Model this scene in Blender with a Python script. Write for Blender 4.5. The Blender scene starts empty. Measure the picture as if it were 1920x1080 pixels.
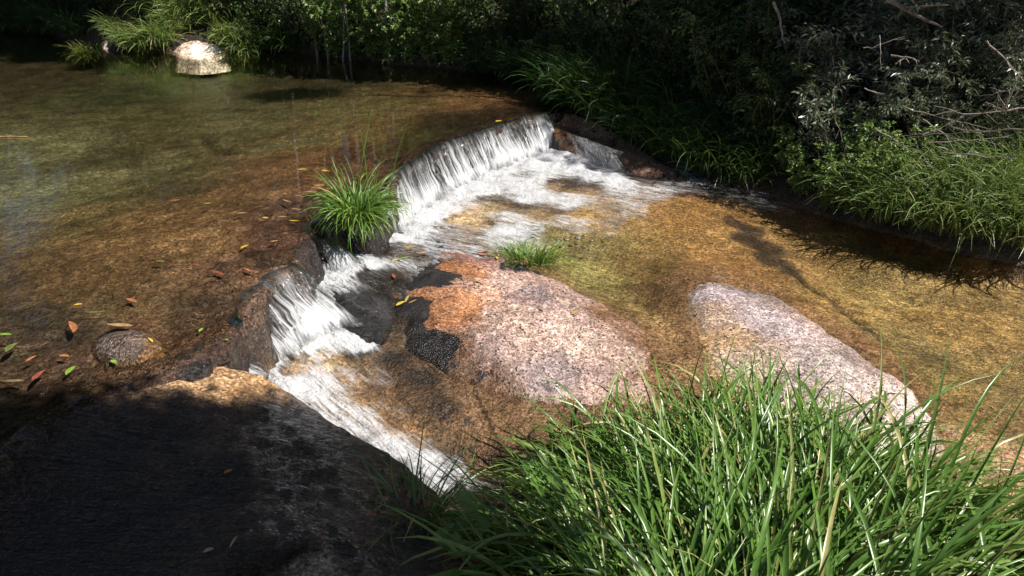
import bpy, math, random
import numpy as np
from mathutils import Vector, Matrix

# ------------------------------------------------------------------ camera, sky, sun, exposure
scene = bpy.context.scene
COL = scene.collection
PITCH = math.radians(24.0)
CAMH = 1.5
FPX = 1507.0
cam_d = bpy.data.cameras.new('camera'); cam = bpy.data.objects.new('camera', cam_d); COL.objects.link(cam)
cam.location = (0, 0, CAMH); cam.rotation_euler = (math.pi/2 - PITCH, 0, 0)
cam_d.sensor_width = 36.0; cam_d.lens = 36.0*FPX/1920.0; cam_d.clip_start = 0.05; cam_d.clip_end = 500
scene.camera = cam

SUN_EL, SUN_AZ = math.radians(50), math.radians(116)       # azimuth clockwise from +Y
SUNV = np.array([math.cos(SUN_EL)*math.sin(SUN_AZ), math.cos(SUN_EL)*math.cos(SUN_AZ), math.sin(SUN_EL)])
world = bpy.data.worlds.new('World'); scene.world = world; world.use_nodes = True
wn = world.node_tree.nodes; wl = world.node_tree.links
sky = wn.new('ShaderNodeTexSky'); sky.sky_type = 'NISHITA'; sky.sun_disc = False
sky.sun_elevation = SUN_EL; sky.sun_rotation = SUN_AZ
wl.new(sky.outputs[0], wn['Background'].inputs[0]); wn['Background'].inputs[1].default_value = 0.05
sun_d = bpy.data.lights.new('sun', 'SUN'); sun_d.energy = 5.0; sun_d.angle = math.radians(0.5); sun_d.color = (1.0, 0.95, 0.87)
sun = bpy.data.objects.new('sun', sun_d); COL.objects.link(sun)
sun.rotation_euler = Vector(SUNV.tolist()).to_track_quat('Z', 'Y').to_euler(); sun.location = (6, -3, 9)
scene.view_settings.view_transform = 'Standard'; scene.view_settings.look = 'None'
scene.view_settings.exposure = 0.6; scene.view_settings.gamma = 1.0
scene.render.engine = 'CYCLES'
cy = scene.cycles
cy.use_denoising = True; cy.max_bounces = 10; cy.transparent_max_bounces = 16; cy.diffuse_bounces = 3; cy.glossy_bounces = 3
cy.transmission_bounces = 4; cy.caustics_reflective = False; cy.caustics_refractive = False; cy.sample_clamp_indirect = 4.0

# ------------------------------------------------------------------ helpers
rng = np.random.default_rng(7); random.seed(7)

def P(px, py, z):
    """point at height z seen at pixel (px, py) of the 1920 x 1080 photograph"""
    a = (np.asarray(px, float)-960)/FPX; b = (540-np.asarray(py, float))/FPX
    dy = math.cos(PITCH)+b*math.sin(PITCH); dz = -math.sin(PITCH)+b*math.cos(PITCH)
    t = (z-CAMH)/dz
    return np.stack([a*t, dy*t, np.asarray(z, float)+0*t], -1)

def sst(a, b, x):
    t = np.clip((x-a)/(b-a), 0, 1); return t*t*(3-2*t)

def _hash(ix, iy, seed):
    h = (ix.astype(np.int64)*374761393 + iy.astype(np.int64)*668265263 + seed*1442695041) & 0x7fffffff
    h = ((h ^ (h >> 13))*1274126177) & 0x7fffffff
    h = (h ^ (h >> 16)) & 0xffff
    return h/65535.0

def vnoise(x, y, seed=0):
    ix = np.floor(x); iy = np.floor(y); fx = x-ix; fy = y-iy
    fx = fx*fx*(3-2*fx); fy = fy*fy*(3-2*fy)
    a = _hash(ix, iy, seed); b = _hash(ix+1, iy, seed); c = _hash(ix, iy+1, seed); d = _hash(ix+1, iy+1, seed)
    return (a*(1-fx)+b*fx)*(1-fy)+(c*(1-fx)+d*fx)*fy

def fbm(x, y, scale, octs=4, seed=0, gain=0.5):
    """about -0.5 .. 0.5"""
    v = 0*x; amp = 1; tot = 0; s = scale
    for o in range(octs):
        v = v+amp*(vnoise(x*s+13.7*o, y*s-7.1*o, seed+o)-0.5); tot += amp; amp *= gain; s *= 2.03
    return v/tot

def sdpoly(x, y, pts, sign=1):
    """signed distance to an open polyline; sign=1: positive on the right of travel"""
    best = np.full(x.shape, 1e9); sg = np.ones(x.shape)
    for (x0, y0), (x1, y1) in zip(pts[:-1], pts[1:]):
        dx, dy = x1-x0, y1-y0; L2 = dx*dx+dy*dy
        t = np.clip(((x-x0)*dx+(y-y0)*dy)/L2, 0, 1)
        qx, qy = x-(x0+t*dx), y-(y0+t*dy); d = np.hypot(qx, qy)
        s = np.sign(qx*dy-qy*dx); m = d < best-1e-9
        best = np.where(m, d, best); sg = np.where(m, s, sg)
    return best*sg*sign

class RBF:
    def __init__(s, xy, val):
        s.c = np.asarray(xy, float); n = len(s.c)
        A = np.zeros((n+1, n+1)); A[:n, :n] = np.hypot(s.c[:, None, 0]-s.c[None, :, 0], s.c[:, None, 1]-s.c[None, :, 1])
        A[:n, n] = 1; A[n, :n] = 1; A[:n, :n] -= np.eye(n)*0.02
        s.w = np.linalg.solve(A, np.append(np.asarray(val, float), 0))
    def __call__(s, x, y):
        v = np.full(np.shape(x), s.w[-1])
        for (cx, cyy), w in zip(s.c, s.w[:-1]): v = v+w*np.hypot(x-cx, y-cyy)
        return v

def idw(x, y, xy, vals, p=4.0):
    """vals (n,k): blended by inverse distance"""
    vals = np.asarray(vals, float); W = 0*x; out = np.zeros(x.shape+(vals.shape[1],))
    for (cx, cyy), v in zip(xy, vals):
        w = 1/(((x-cx)**2+(y-cyy)**2)**(p/2)+1e-7); W = W+w; out += w[..., None]*v
    return out/W[..., None]

def smooth_curve(pts, n, closed=False):
    pts = np.asarray(pts, float); m = len(pts)
    idx = np.linspace(0, m if closed else m-1, n, endpoint=not closed)
    out = []
    for t in idx:
        i = int(math.floor(t)); f = t-i
        if closed: g = lambda k: pts[k % m]
        else: g = lambda k: pts[min(max(k, 0), m-1)]
        p0, p1, p2, p3 = g(i-1), g(i), g(i+1), g(i+2)
        out.append(0.5*((2*p1)+(-p0+p2)*f+(2*p0-5*p1+4*p2-p3)*f*f+(-p0+3*p1-3*p2+p3)*f**3))
    return np.array(out)

def make_mesh(name, v, f, attrs=None, smooth=True):
    me = bpy.data.meshes.new(name); v = np.asarray(v, np.float32); f = np.asarray(f, np.int32)
    n, k = f.shape
    me.vertices.add(len(v)); me.vertices.foreach_set('co', v.ravel())
    me.loops.add(n*k); me.loops.foreach_set('vertex_index', f.ravel())
    me.polygons.add(n); me.polygons.foreach_set('loop_start', np.arange(0, n*k, k, dtype=np.int32))
    me.polygons.foreach_set('use_smooth', np.full(n, smooth))
    me.update(calc_edges=True)
    for key, val in (attrs or {}).items():
        val = np.asarray(val, np.float32)
        if val.ndim == 1:
            me.attributes.new(key, 'FLOAT', 'POINT').data.foreach_set('value', val)
        elif val.shape[1] == 3 and key != 'flow':
            c = np.ones((len(val), 4), np.float32); c[:, :3] = val
            me.attributes.new(key, 'FLOAT_COLOR', 'POINT').data.foreach_set('color', c.ravel())
        else:
            me.attributes.new(key, 'FLOAT_VECTOR', 'POINT').data.foreach_set('vector', val.ravel())
    return me

def link(name, data, mat=None, parent=None, loc=None):
    o = bpy.data.objects.new(name, data); COL.objects.link(o)
    if mat is not None and data is not None and len(data.materials) == 0: data.materials.append(mat)
    if parent is not None: o.parent = parent
    if loc is not None: o.location = [float(c) for c in loc]
    return o

def tag(o, label=None, cat=None, group=None, kind=None):
    if label: o['label'] = label
    if cat: o['category'] = cat
    if group: o['group'] = group
    if kind: o['kind'] = kind
    return o

def grid_faces(nu, nv, wrap=False):
    i = np.arange(nu if wrap else nu-1); j = np.arange(nv-1)
    I, J = np.meshgrid(i, j, indexing='ij'); I2 = (I+1) % nu
    return np.stack([I*nv+J, I2*nv+J, I2*nv+J+1, I*nv+J+1], -1).reshape(-1, 4)

def copy_tree(o, parent=None):
    c = o.copy(); COL.objects.link(c); c.parent = parent
    for ch in o.children: copy_tree(ch, c)
    return c

# ------------------------------------------------------------------ materials
class NT:
    def __init__(s, name):
        s.m = bpy.data.materials.new(name); s.m.use_nodes = True; s.t = s.m.node_tree; s.n = s.t.nodes; s.n.clear()
        s.out = s.n.new('ShaderNodeOutputMaterial')
    def node(s, typ, **kw):
        n = s.n.new(typ)
        for k, v in kw.items():
            if k in ('operation', 'blend_type', 'data_type', 'attribute_name', 'noise_dimensions', 'feature', 'interpolation_type', 'clamp_factor', 'use_clamp', 'distance'): setattr(n, k, v)
        return n
    def put(s, sock, v):
        if hasattr(v, 'is_linked') or isinstance(v, bpy.types.NodeSocket): s.t.links.new(v, sock)
        elif v is not None:
            if isinstance(v, (tuple, list)) and len(v) == 3 and len(sock.default_value) == 4: v = tuple(v)+(1,)
            sock.default_value = v
    def attr(s, name, out='Fac'): return s.node('ShaderNodeAttribute', attribute_name=name).outputs[out]
    def math(s, op, a, b=0.0, c=None, clamp=False):
        n = s.node('ShaderNodeMath', operation=op); n.use_clamp = clamp
        s.put(n.inputs[0], a); s.put(n.inputs[1], b)
        if c is not None: s.put(n.inputs[2], c)
        return n.outputs[0]
    def coord(s): return s.node('ShaderNodeTexCoord').outputs['Object']
    def mapping(s, vec, scale=(1, 1, 1), rot=(0, 0, 0)):
        n = s.node('ShaderNodeMapping'); s.put(n.inputs[0], vec); n.inputs['Scale'].default_value = scale; n.inputs['Rotation'].default_value = rot
        return n.outputs[0]
    def noise(s, vec, scale, detail=3, rough=0.5, dist=0.0):
        n = s.node('ShaderNodeTexNoise'); s.put(n.inputs['Vector'], vec); n.inputs['Scale'].default_value = scale
        n.inputs['Detail'].default_value = detail; n.inputs['Roughness'].default_value = rough; n.inputs['Distortion'].default_value = dist
        return n.outputs[0]
    def voro(s, vec, scale, feature='F1', out='Distance'):
        n = s.node('ShaderNodeTexVoronoi', feature=feature); s.put(n.inputs['Vector'], vec); n.inputs['Scale'].default_value = scale
        return n.outputs[out]
    def step(s, x, lo, hi, a=0.0, b=1.0):
        n = s.node('ShaderNodeMapRange', interpolation_type='SMOOTHSTEP'); s.put(n.inputs[0], x); s.put(n.inputs[1], lo); s.put(n.inputs[2], hi)
        n.inputs[3].default_value = a; n.inputs[4].default_value = b
        return n.outputs[0]
    def mix(s, fac, a, b, mode='MIX'):
        n = s.node('ShaderNodeMix', data_type='RGBA', blend_type=mode); s.put(n.inputs['Factor'], fac)
        s.put(n.inputs[6], a); s.put(n.inputs[7], b); return n.outputs[2]
    def bump(s, h, strength=0.5, dist=0.01, normal=None):
        n = s.node('ShaderNodeBump'); s.put(n.inputs['Height'], h); n.inputs['Strength'].default_value = strength; n.inputs['Distance'].default_value = dist
        if normal is not None: s.put(n.inputs['Normal'], normal)
        return n.outputs[0]
    def bsdf(s, col, rough=0.6, normal=None, spec=0.5):
        n = s.node('ShaderNodeBsdfPrincipled'); s.put(n.inputs['Base Color'], col); s.put(n.inputs['Roughness'], rough)
        s.put(n.inputs['Specular IOR Level'], spec)
        if normal is not None: s.put(n.inputs['Normal'], normal)
        return n.outputs[0]
    def mixs(s, fac, a, b):
        n = s.node('ShaderNodeMixShader'); s.put(n.inputs[0], fac); s.t.links.new(a, n.inputs[1]); s.t.links.new(b, n.inputs[2]); return n.outputs[0]
    def surf(s, sh): s.t.links.new(sh, s.out.inputs[0]); return s.m

def mat_rock(name, grain=90.0, speck=0.5, bumpd=0.006, soft=0.0):
    """granite: vertex colour + crystals; 'black' = algae film, 'wet' = gloss"""
    t = NT(name); c = t.coord()
    col = t.attr('col', 'Color'); wet = t.attr('wet'); blk = t.attr('black')
    n1 = t.noise(c, grain, 2, 0.7); n2 = t.noise(c, grain*0.22, 4, 0.6); n3 = t.noise(c, 3.5, 3, 0.6)
    v = t.voro(c, grain*0.8, out='Color')
    vs = t.node('ShaderNodeSeparateColor'); t.put(vs.inputs[0], v)
    g = t.step(n1, 0.3, 0.7, 0.42, 1.5)
    g = t.math('MULTIPLY', g, t.step(vs.outputs[2], 0.0, 1.0, 0.66, 1.4))
    g = t.math('MULTIPLY', g, t.step(n2, 0.28, 0.72, 0.55, 1.45))
    g = t.math('MULTIPLY', g, t.step(n3, 0.3, 0.7, 0.68, 1.25))
    mult = t.node('ShaderNodeCombineXYZ'); [t.put(mult.inputs[i], g) for i in range(3)]
    base = t.mix(1.0, col, mult.outputs[0], 'MULTIPLY')
    # dark mica and pale feldspar crystals
    base = t.mix(t.math('MULTIPLY', t.step(vs.outputs[0], 0.80, 0.86), t.math('MULTIPLY', speck, t.step(n2, 0.42, 0.56))), base, (0.02, 0.017, 0.02))
    base = t.mix(t.math('MULTIPLY', t.step(vs.outputs[1], 0.86, 0.92), 0.35*speck), base, t.mix(1.0, col, (1.7, 1.65, 1.6), 'MULTIPLY'))
    bl = t.math('ADD', blk, t.math('MULTIPLY', t.math('SUBTRACT', n2, 0.5), 0.9))
    bl = t.math('ADD', bl, t.math('MULTIPLY', t.math('SUBTRACT', t.noise(c, 7, 5, 0.65), 0.5), 0.9))
    bl = t.step(bl, 0.44-soft, 0.56+soft*1.6, 0.0, 1.0-soft*1.2)
    base = t.mix(bl, base, t.mix(t.step(n1, 0.35, 0.7), (0.008, 0.007, 0.008), (0.028, 0.024, 0.024)))
    rough = t.step(wet, 0.0, 1.0, 0.78, 0.15)
    h = t.math('ADD', t.math('MULTIPLY', n1, 0.5), t.math('MULTIPLY', n2, 1.0))
    nb = t.bump(h, 0.9, bumpd)
    bn = nb.node; t.put(bn.inputs['Distance'], t.math('ADD', bumpd, t.math('MULTIPLY', t.math('MULTIPLY', wet, wet), 0.028)))
    return t.surf(t.bsdf(base, rough, nb, 0.4))

def mat_film(name):
    """dark rock under a thin running film of water"""
    m = mat_rock(name, 85, 0.5, 0.012, 0.15); t = NT.__new__(NT); t.m = m; t.t = m.node_tree; t.n = t.t.nodes
    b = [n for n in t.n if n.type == 'BSDF_PRINCIPLED'][0]; c = t.coord()
    f = t.noise(t.mapping(c, (5, 34, 8), (0, 0, math.radians(-14))), 1.0, 4, 0.65, 0.6); g = t.noise(t.mapping(c, (55, 110, 60), (0, 0, math.radians(-14))), 1.0, 2)
    h = t.math('ADD', f, t.math('MULTIPLY', g, 0.3)); t.put(b.inputs['Coat Weight'], t.step(t.attr('wet'), 0.4, 0.8, 0.0, 0.8)); b.inputs['Specular IOR Level'].default_value = 0.08; b.inputs['Coat Roughness'].default_value = 0.06
    t.put(b.inputs['Coat Normal'], t.bump(h, 1.0, 0.06)); return m

def mat_water(name, tint=(0.86, 0.80, 0.62), wave=0.5, flow=False, foam=False):
    t = NT(name); c = t.coord()
    if flow:
        f = t.attr('flow', 'Vector'); s1 = t.noise(t.mapping(f, (9, 38, 1)), 1.0, 3, 0.6, 0.5); s2 = t.noise(t.mapping(f, (30, 70, 1)), 1.0, 2)
        h = t.math('ADD', t.math('MULTIPLY', s1, 1.0), t.math('MULTIPLY', s2, 0.35)); nb = t.bump(h, wave, 0.02)
    else:
        s1 = t.noise(t.mapping(c, (2.0, 7.0, 1)), 1.0, 3, 0.55, 0.4); s2 = t.noise(t.mapping(c, (14, 26, 1)), 1.0, 2)
        h = t.math('ADD', s1, t.math('MULTIPLY', s2, 0.12)); nb = t.bump(h, wave, 0.02)
    fr = t.node('ShaderNodeFresnel'); fr.inputs[0].default_value = 1.33; t.put(fr.inputs['Normal'], nb)
    gl = t.node('ShaderNodeBsdfGlossy'); gl.inputs['Roughness'].default_value = 0.03; t.put(gl.inputs['Normal'], nb); gl.inputs['Color'].default_value = (1, 1, 1, 1)
    tr = t.node('ShaderNodeBsdfTransparent'); tr.inputs[0].default_value = tint+(1,)
    w = t.mixs(fr.outputs[0], tr.outputs[0], gl.outputs[0])
    if foam:
        fo = t.attr('foam')
        st = t.noise(t.mapping(f, (5, 34, 1)), 1.0, 5, 0.62, 0.6); st2 = t.noise(t.mapping(f, (16, 90, 1)), 1.0, 3, 0.6)
        k = t.math('ADD', t.math('MULTIPLY', t.math('SUBTRACT', st, 0.5), 2.6), t.math('MULTIPLY', t.math('SUBTRACT', st2, 0.5), 1.3))
        k = t.math('ADD', k, t.math('MULTIPLY', t.math('SUBTRACT', t.noise(t.mapping(c, (1, 1, 1)), 45, 3, 0.7), 0.5), 0.9))
        a = t.step(t.math('ADD', fo, t.math('MULTIPLY', k, t.step(fo, 0.0, 0.5, 0.0, 0.6))), 0.12, 0.78)
        a = t.math('MULTIPLY', a, 0.96)
        wb = t.bump(t.math('ADD', t.math('ADD', st, st2), t.noise(c, 60, 3, 0.7)), 0.8, 0.03)
        di = t.bsdf((0.86, 0.87, 0.90), 0.55, wb, 0.3)
        tl = t.node('ShaderNodeBsdfTranslucent'); tl.inputs[0].default_value = (0.8, 0.83, 0.88, 1)
        w = t.mixs(a, w, t.mixs(0.25, di, tl.outputs[0]))
    return t.surf(w)

def mat_fall(name):
    """falling water: strands along the flow, clear between them; u = m along the lip, v = 0..1 down"""
    t = NT(name); f = t.attr('flow', 'Vector'); d = t.attr('dens')
    sx = t.node('ShaderNodeSeparateXYZ'); t.put(sx.inputs[0], f); v = sx.outputs[1]
    s1 = t.noise(t.mapping(f, (58, 0.5, 1)), 1.0, 2, 0.55, 0.25); s2 = t.noise(t.mapping(f, (150, 1.2, 1)), 1.0, 3, 0.6, 0.2); s3 = t.noise(t.mapping(f, (7, 0.6, 1)), 1.0, 2)
    s4 = t.noise(t.mapping(f, (60, 9, 1)), 1.0, 3, 0.6)
    c_ = lambda n_, g_: t.math('MULTIPLY', t.math('SUBTRACT', n_, 0.5), g_)
    k = t.math('ADD', t.math('ADD', c_(s1, 2.3), c_(s2, 2.2)), t.math('ADD', c_(s3, 1.4), c_(s4, 0.6)))
    k = t.math('ADD', k, t.math('ADD', t.math('MULTIPLY', v, 0.55), d))
    a = t.math('MULTIPLY', t.step(k, -0.15, 0.95), t.step(v, 0.3, 1.0, 0.72, 0.95))
    fade = t.math('MULTIPLY', t.step(v, 0.08, 0.6, 0.10, 1.0), t.step(t.math('ADD', v, t.math('MULTIPLY', s1, 0.3)), 1.0, 1.18, 1.0, 0.0))
    a = t.math('MULTIPLY', a, fade)
    nb = t.bump(t.math('ADD', s1, s2), 0.7, 0.012)
    di = t.bsdf((0.88, 0.89, 0.92), 0.4, nb, 0.5)
    tl = t.node('ShaderNodeBsdfTranslucent'); tl.inputs[0].default_value = (0.75, 0.78, 0.85, 1)
    fr = t.node('ShaderNodeFresnel'); fr.inputs[0].default_value = 1.33; t.put(fr.inputs['Normal'], nb)
    gl = t.node('ShaderNodeBsdfGlossy'); gl.inputs['Roughness'].default_value = 0.08; t.put(gl.inputs['Normal'], nb)
    tr = t.node('ShaderNodeBsdfTransparent'); tr.inputs[0].default_value = (0.9, 0.9, 0.88, 1)
    w = t.mixs(fr.outputs[0], tr.outputs[0], gl.outputs[0])
    return t.surf(t.mixs(a, w, t.mixs(0.3, di, tl.outputs[0])))

def mat_leaf(name, c0, c1, c2, rough=0.42, trans=0.3, spec=0.5):
    """foliage: 'tint' 0..1 picks dark to light green to dry"""
    t = NT(name); ti = t.attr('tint')
    r = t.node('ShaderNodeValToRGB'); t.put(r.inputs[0], ti)
    e = r.color_ramp.elements; e[0].color = c0+(1,); e[1].color = c2+(1,); e[1].position = 1.0
    m = e.new(0.55); m.color = c1+(1,)
    col = t.mix(t.step(t.noise(t.coord(), 30, 2), 0.3, 0.7), t.mix(0.3, r.outputs[0], (0, 0, 0)), r.outputs[0])
    d = t.bsdf(col, rough, None, spec)
    tl = t.node('ShaderNodeBsdfTranslucent'); t.put(tl.inputs[0], t.mix(0.35, col, (0.25, 0.32, 0.03)))
    return t.surf(t.mixs(trans, d, tl.outputs[0]))

def mat_plain(name, a, b, rough=0.7, scale=20, stretch=(1, 1, 1), bumpd=0.004):
    t = NT(name); n = t.noise(t.mapping(t.coord(), stretch), scale, 4, 0.6)
    return t.surf(t.bsdf(t.mix(t.step(n, 0.3, 0.7), a, b), rough, t.bump(n, 0.6, bumpd), 0.3))

M_BED = mat_rock('wet_bedrock', 80, 0.5, 0.015, 0.14)
M_GRANITE = mat_rock('pink_granite', 115, 0.9, 0.008)
M_FILM = mat_film('filmed_bedrock')
M_PALE = mat_rock('pale_rock', 40, 0.25, 0.01)
M_POOL = mat_water('pool_water', (0.88, 0.85, 0.76), 0.10)
M_STREAM = mat_water('stream_water', (0.93, 0.91, 0.85), 0.6, True, True)
M_FALL = mat_fall('falling_water')

# ------------------------------------------------------------------ ground plan (metres, z = 0 is the upper pool)
def pts_px(l, z=0.0): return [tuple(P(a, b, z)[:2]) for a, b in l]
LIP_PX = [(1049, 206), (1020, 212), (960, 226), (900, 243), (850, 260), (800, 284), (757, 310), (722, 345), (690, 385), (640, 405), (592, 418),
          (572, 440), (556, 470), (545, 490), (492, 522), (470, 560), (458, 592), (400, 640), (335, 678), (280, 700), (200, 735), (110, 780), (0, 850)]
LIP = [(3.2, 8.6), (1.1, 7.75)] + [tuple(p) for p in smooth_curve(pts_px(LIP_PX), 60)] + [(-2.2, 1.5), (-3.0, 0.0), (-3.2, -4)]
LOW = [(760, 420, -.29, .08), (900, 330, -.29, .10), (1030, 290, -.29, .08), (900, 390, -.30, .03), (1000, 370, -.30, .03), (1100, 340, -.31, .04),
       (1200, 360, -.33, .03), (1290, 375, -.34, .04), (1000, 440, -.33, .05), (1100, 430, -.34, .05), (1080, 500, -.36, .08), (1180, 520, -.37, .08),
       (1250, 600, -.38, .04), (1280, 680, -.40, .012), (1300, 450, -.37, .05), (1400, 420, -.37, .05), (1450, 520, -.40, .03), (1450, 390, -.37, .08),
       (1550, 480, -.41, .10), (1700, 560, -.44, .08), (1850, 650, -.46, .08), (1900, 520, -.46, .14), (1600, 600, -.43, .02), (1750, 720, -.46, .02),
       (1900, 800, -.48, .015), (1860, 880, -.48, -.015), (1950, 1000, -.49, -.03), (1400, 800, -.46, -.05), (1100, 850, -.50, .06), (900, 820, -.50, .12),
       (560, 640, -.28, .06), (500, 680, -.28, .06), (620, 580, -.26, .04), (640, 510, -.22, .05), (600, 700, -.33, .06), (700, 700, -.38, .05),
       (700, 800, -.41, .06), (800, 780, -.44, .05), (820, 870, -.47, .06), (930, 900, -.5, .10), (1000, 1050, -.5, -.05), (1500, 1050, -.45, -.14),
       (1900, 1060, -.46, -.10), (720, 440, -.29, .04), (1180, 330, -.31, .02), (2400, 700, -.55, .1), (1400, 1500, -.4, -.15), (500, 1300, -.45, .1), (-300, 1000, -.35, .1)]
_lx = np.array([P(a, b, z)[:2] for a, b, z, d in LOW])
zw_low = RBF(_lx, [l[2] for l in LOW]); dep_low = RBF(_lx, [l[3] for l in LOW])
BANK_PX = [(-200, 55, 0), (0, 58, 0), (70, 62, 0), (150, 80, 0), (200, 95, 0), (330, 100, 0), (450, 97, 0), (520, 98, 0), (600, 108, 0), (700, 118, 0), (800, 127, 0), (900, 137, 0), (985, 150, 0),
           (1035, 170, 0), (1058, 196, 0), (1100, 222, -.05), (1200, 268, -.2), (1300, 325, -.33), (1420, 365, -.37), (1510, 410, -.41), (1640, 445, -.43), (1760, 485, -.45), (1920, 505, -.46), (2200, 560, -.5)]
_bp = [P(a, b, z) for a, b, z in BANK_PX]
BANK = [(-15.5, -6), (-15.0, 8), (-12.5, 12.5)] + [(p[0], p[1]) for p in _bp] + [(6.5, 3.0), (9, 0), (12, -8)]
bank_z = RBF(np.array([(-12, 12), (-15, 0), (9, 0)] + [tuple(p[:2]) for p in _bp[::2]]), [0, 0, -.5]+[p[2] for p in _bp[::2]])
UP = [(600, 250, .10), (200, 300, .20), (100, 200, .25), (300, 150, .30), (700, 180, .12), (900, 170, .06), (420, 370, .05), (250, 450, .035), (100, 500, .05), (0, 600, .06),
      (550, 300, .05), (450, 480, .02), (300, 560, .02), (800, 230, .03), (980, 195, .02), (660, 300, .03), (-200, 300, .3), (-200, 700, .05), (0, 80, .3), (700, 120, .2), (1000, 165, .05)]
dep_up = RBF(np.array([P(a, b, 0)[:2] for a, b, d in UP]), [u[2] for u in UP])
CRACK_A = pts_px([(1375, 405), (1430, 450), (1480, 485), (1545, 530), (1600, 575), (1645, 612)], -.41)
CRACK_B = pts_px([(300, 207), (390, 203), (450, 192), (492, 190)], -.2)
SHELF = pts_px([(380, 245), (400, 268), (440, 276), (520, 262), (640, 248), (760, 246)], -.1)

OUT_A = [(660, 455), (730, 436), (800, 442), (860, 454), (930, 470), (1000, 496), (1060, 538), (1130, 570), (1200, 608), (1262, 662), (1285, 725), (1240, 790), (1100, 815), (1000, 800), (920, 778), (840, 738), (770, 700), (705, 650), (668, 606), (650, 560), (650, 510)]
OUT_B = [(1288, 525), (1325, 512), (1365, 520), (1415, 540), (1480, 580), (1560, 628), (1640, 684), (1705, 733), (1757, 790), (1770, 845), (1710, 905), (1580, 900), (1440, 860), (1350, 800), (1305, 720), (1285, 640), (1280, 575)]
OUT_C = [(300, 722), (350, 698), (410, 688), (480, 706), (560, 750), (645, 800), (725, 852), (800, 905), (850, 985), (930, 1090), (1000, 1250), (600, 1500), (0, 1500), (-500, 1250), (-420, 960), (-100, 850), (60, 795), (200, 738)]
def apron(x, y):
    d = np.full(np.shape(x), 9.0)
    for o, z in ((OUT_A, -.38), (OUT_B, -.43)):
        p = pts_px(o, z); e = sdpoly(x, y, p+[p[0]], -1); d = np.minimum(d, e)
    return sst(.26, -.02, d+fbm(x, y, 5, 3, 35)*.12)

def zw(x, y): return np.minimum(zw_low(x, y), -0.2)

def ground(x, y, full=False):
    x = np.asarray(x, float); y = np.asarray(y, float)
    sl = sdpoly(x, y, LIP) + fbm(x, y, 7, 4, 3, .6)*0.11
    sb = sdpoly(x, y, BANK, -1) + fbm(x, y, 2.2, 3, 5)*0.18
    low = zw(x, y) - dep_low(x, y) + fbm(x, y, 2.5, 5, 11)*0.07 + fbm(x, y, 14, 3, 12)*0.014
    d = np.clip(dep_up(x, y), .012, .4)*sst(0, .5, sl) + .014*(1-sst(0, .5, sl))
    up = -d + fbm(x, y, 3, 5, 21)*0.05*sst(0.1, 1.2, sl) + fbm(x, y, 13, 4, 22)*(0.028+.035*sst(-.8, -1.1, x)*(1-sst(.3, .8, sl)))
    sh = np.abs(sdpoly(x, y, SHELF)); up = up - 0.05*np.exp(-(sh/.05)**2)
    cb = np.abs(sdpoly(x, y, CRACK_B)); up = up - 0.05*np.exp(-(cb/.06)**2)
    ca = np.abs(sdpoly(x, y, CRACK_A)+fbm(x, y, 8, 3, 31)*.05); cs = sdpoly(x, y, CRACK_A)+fbm(x, y, 5, 4, 31)*.14; ca = np.abs(cs); fd = np.exp(-(np.abs(sdpoly(x, y, CRACK_A))/.5)**4); low = low - fd*(0.045*np.exp(-(ca/.05)**2)*(.5+fbm(x, y, 3, 2, 33)*1.6) + 0.045*sst(.04, -.05, cs))
    ap = apron(x, y)*(sl < -.1); low = low*(1-ap)+(zw(x, y)-.010+fbm(x, y, 9, 4, 36)*.03)*ap
    pc = pts_px(OUT_C, -.2); low = low - .35*sst(.0, -.10, sdpoly(x, y, pc+[pc[0]], -1))
    m = sst(-0.105, -0.025, sl)
    z = low*(1-m)+up*m
    bz = bank_z(x, y)
    bank = bz - .05 + .16*sst(0, .25, sb) + 0.34*np.clip(sb, 0, 60)**1.02 + fbm(x, y, 1.1, 4, 41)*0.35*sst(0, 1.5, sb) + fbm(x, y, 9, 3, 42)*.05
    bank = np.where(bank > 3.5, 3.5+(bank-3.5)*.45, bank)
    mb = sst(-0.06, 0.10, sb)
    z = z*(1-mb)+bank*mb
    if full: return z, sl, sb, m, mb, np.exp(-(ca/.05)**2), np.exp(-(sh/.05)**2)+np.exp(-(cb/.05)**2)
    return z

CU = [(0, 600, .07, .05, .03), (100, 520, .12, .075, .035), (250, 450, .20, .12, .055), (400, 350, .17, .10, .045), (300, 400, .19, .115, .05), (150, 380, .14, .10, .04),
      (550, 280, .18, .10, .045), (450, 450, .21, .13, .06), (500, 500, .28, .17, .10), (300, 560, .15, .10, .05), (350, 600, .14, .08, .045), (200, 610, .09, .06, .04), (420, 560, .2, .13, .08),
      (100, 320, .16, .145, .06), (60, 300, .22, .20, .09), (50, 230, .16, .15, .065), (200, 250, .075, .065, .027), (300, 230, .11, .09, .036), (250, 300, .12, .10, .04), (150, 280, .2, .18, .08),
      (450, 200, .12, .10, .04), (350, 170, .09, .08, .03), (600, 200, .14, .10, .04), (700, 170, .13, .10, .04), (800, 160, .15, .09, .037), (900, 170, .22, .12, .05), (300, 330, .11, .08, .035),
      (960, 180, .22, .12, .055), (700, 230, .14, .085, .032), (850, 220, .06, .034, .017), (950, 208, .07, .04, .022), (770, 262, .06, .032, .016), (715, 275, .08, .04, .02), (550, 240, .13, .10, .04),
      (1000, 200, .10, .06, .035), (100, 100, .06, .045, .02), (300, 120, .06, .06, .022), (600, 120, .06, .045, .02), (640, 330, .17, .095, .045), (560, 400, .14, .08, .045), (-100, 300, .15, .13, .06), (520, 440, .2, .11, .07)]
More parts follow.
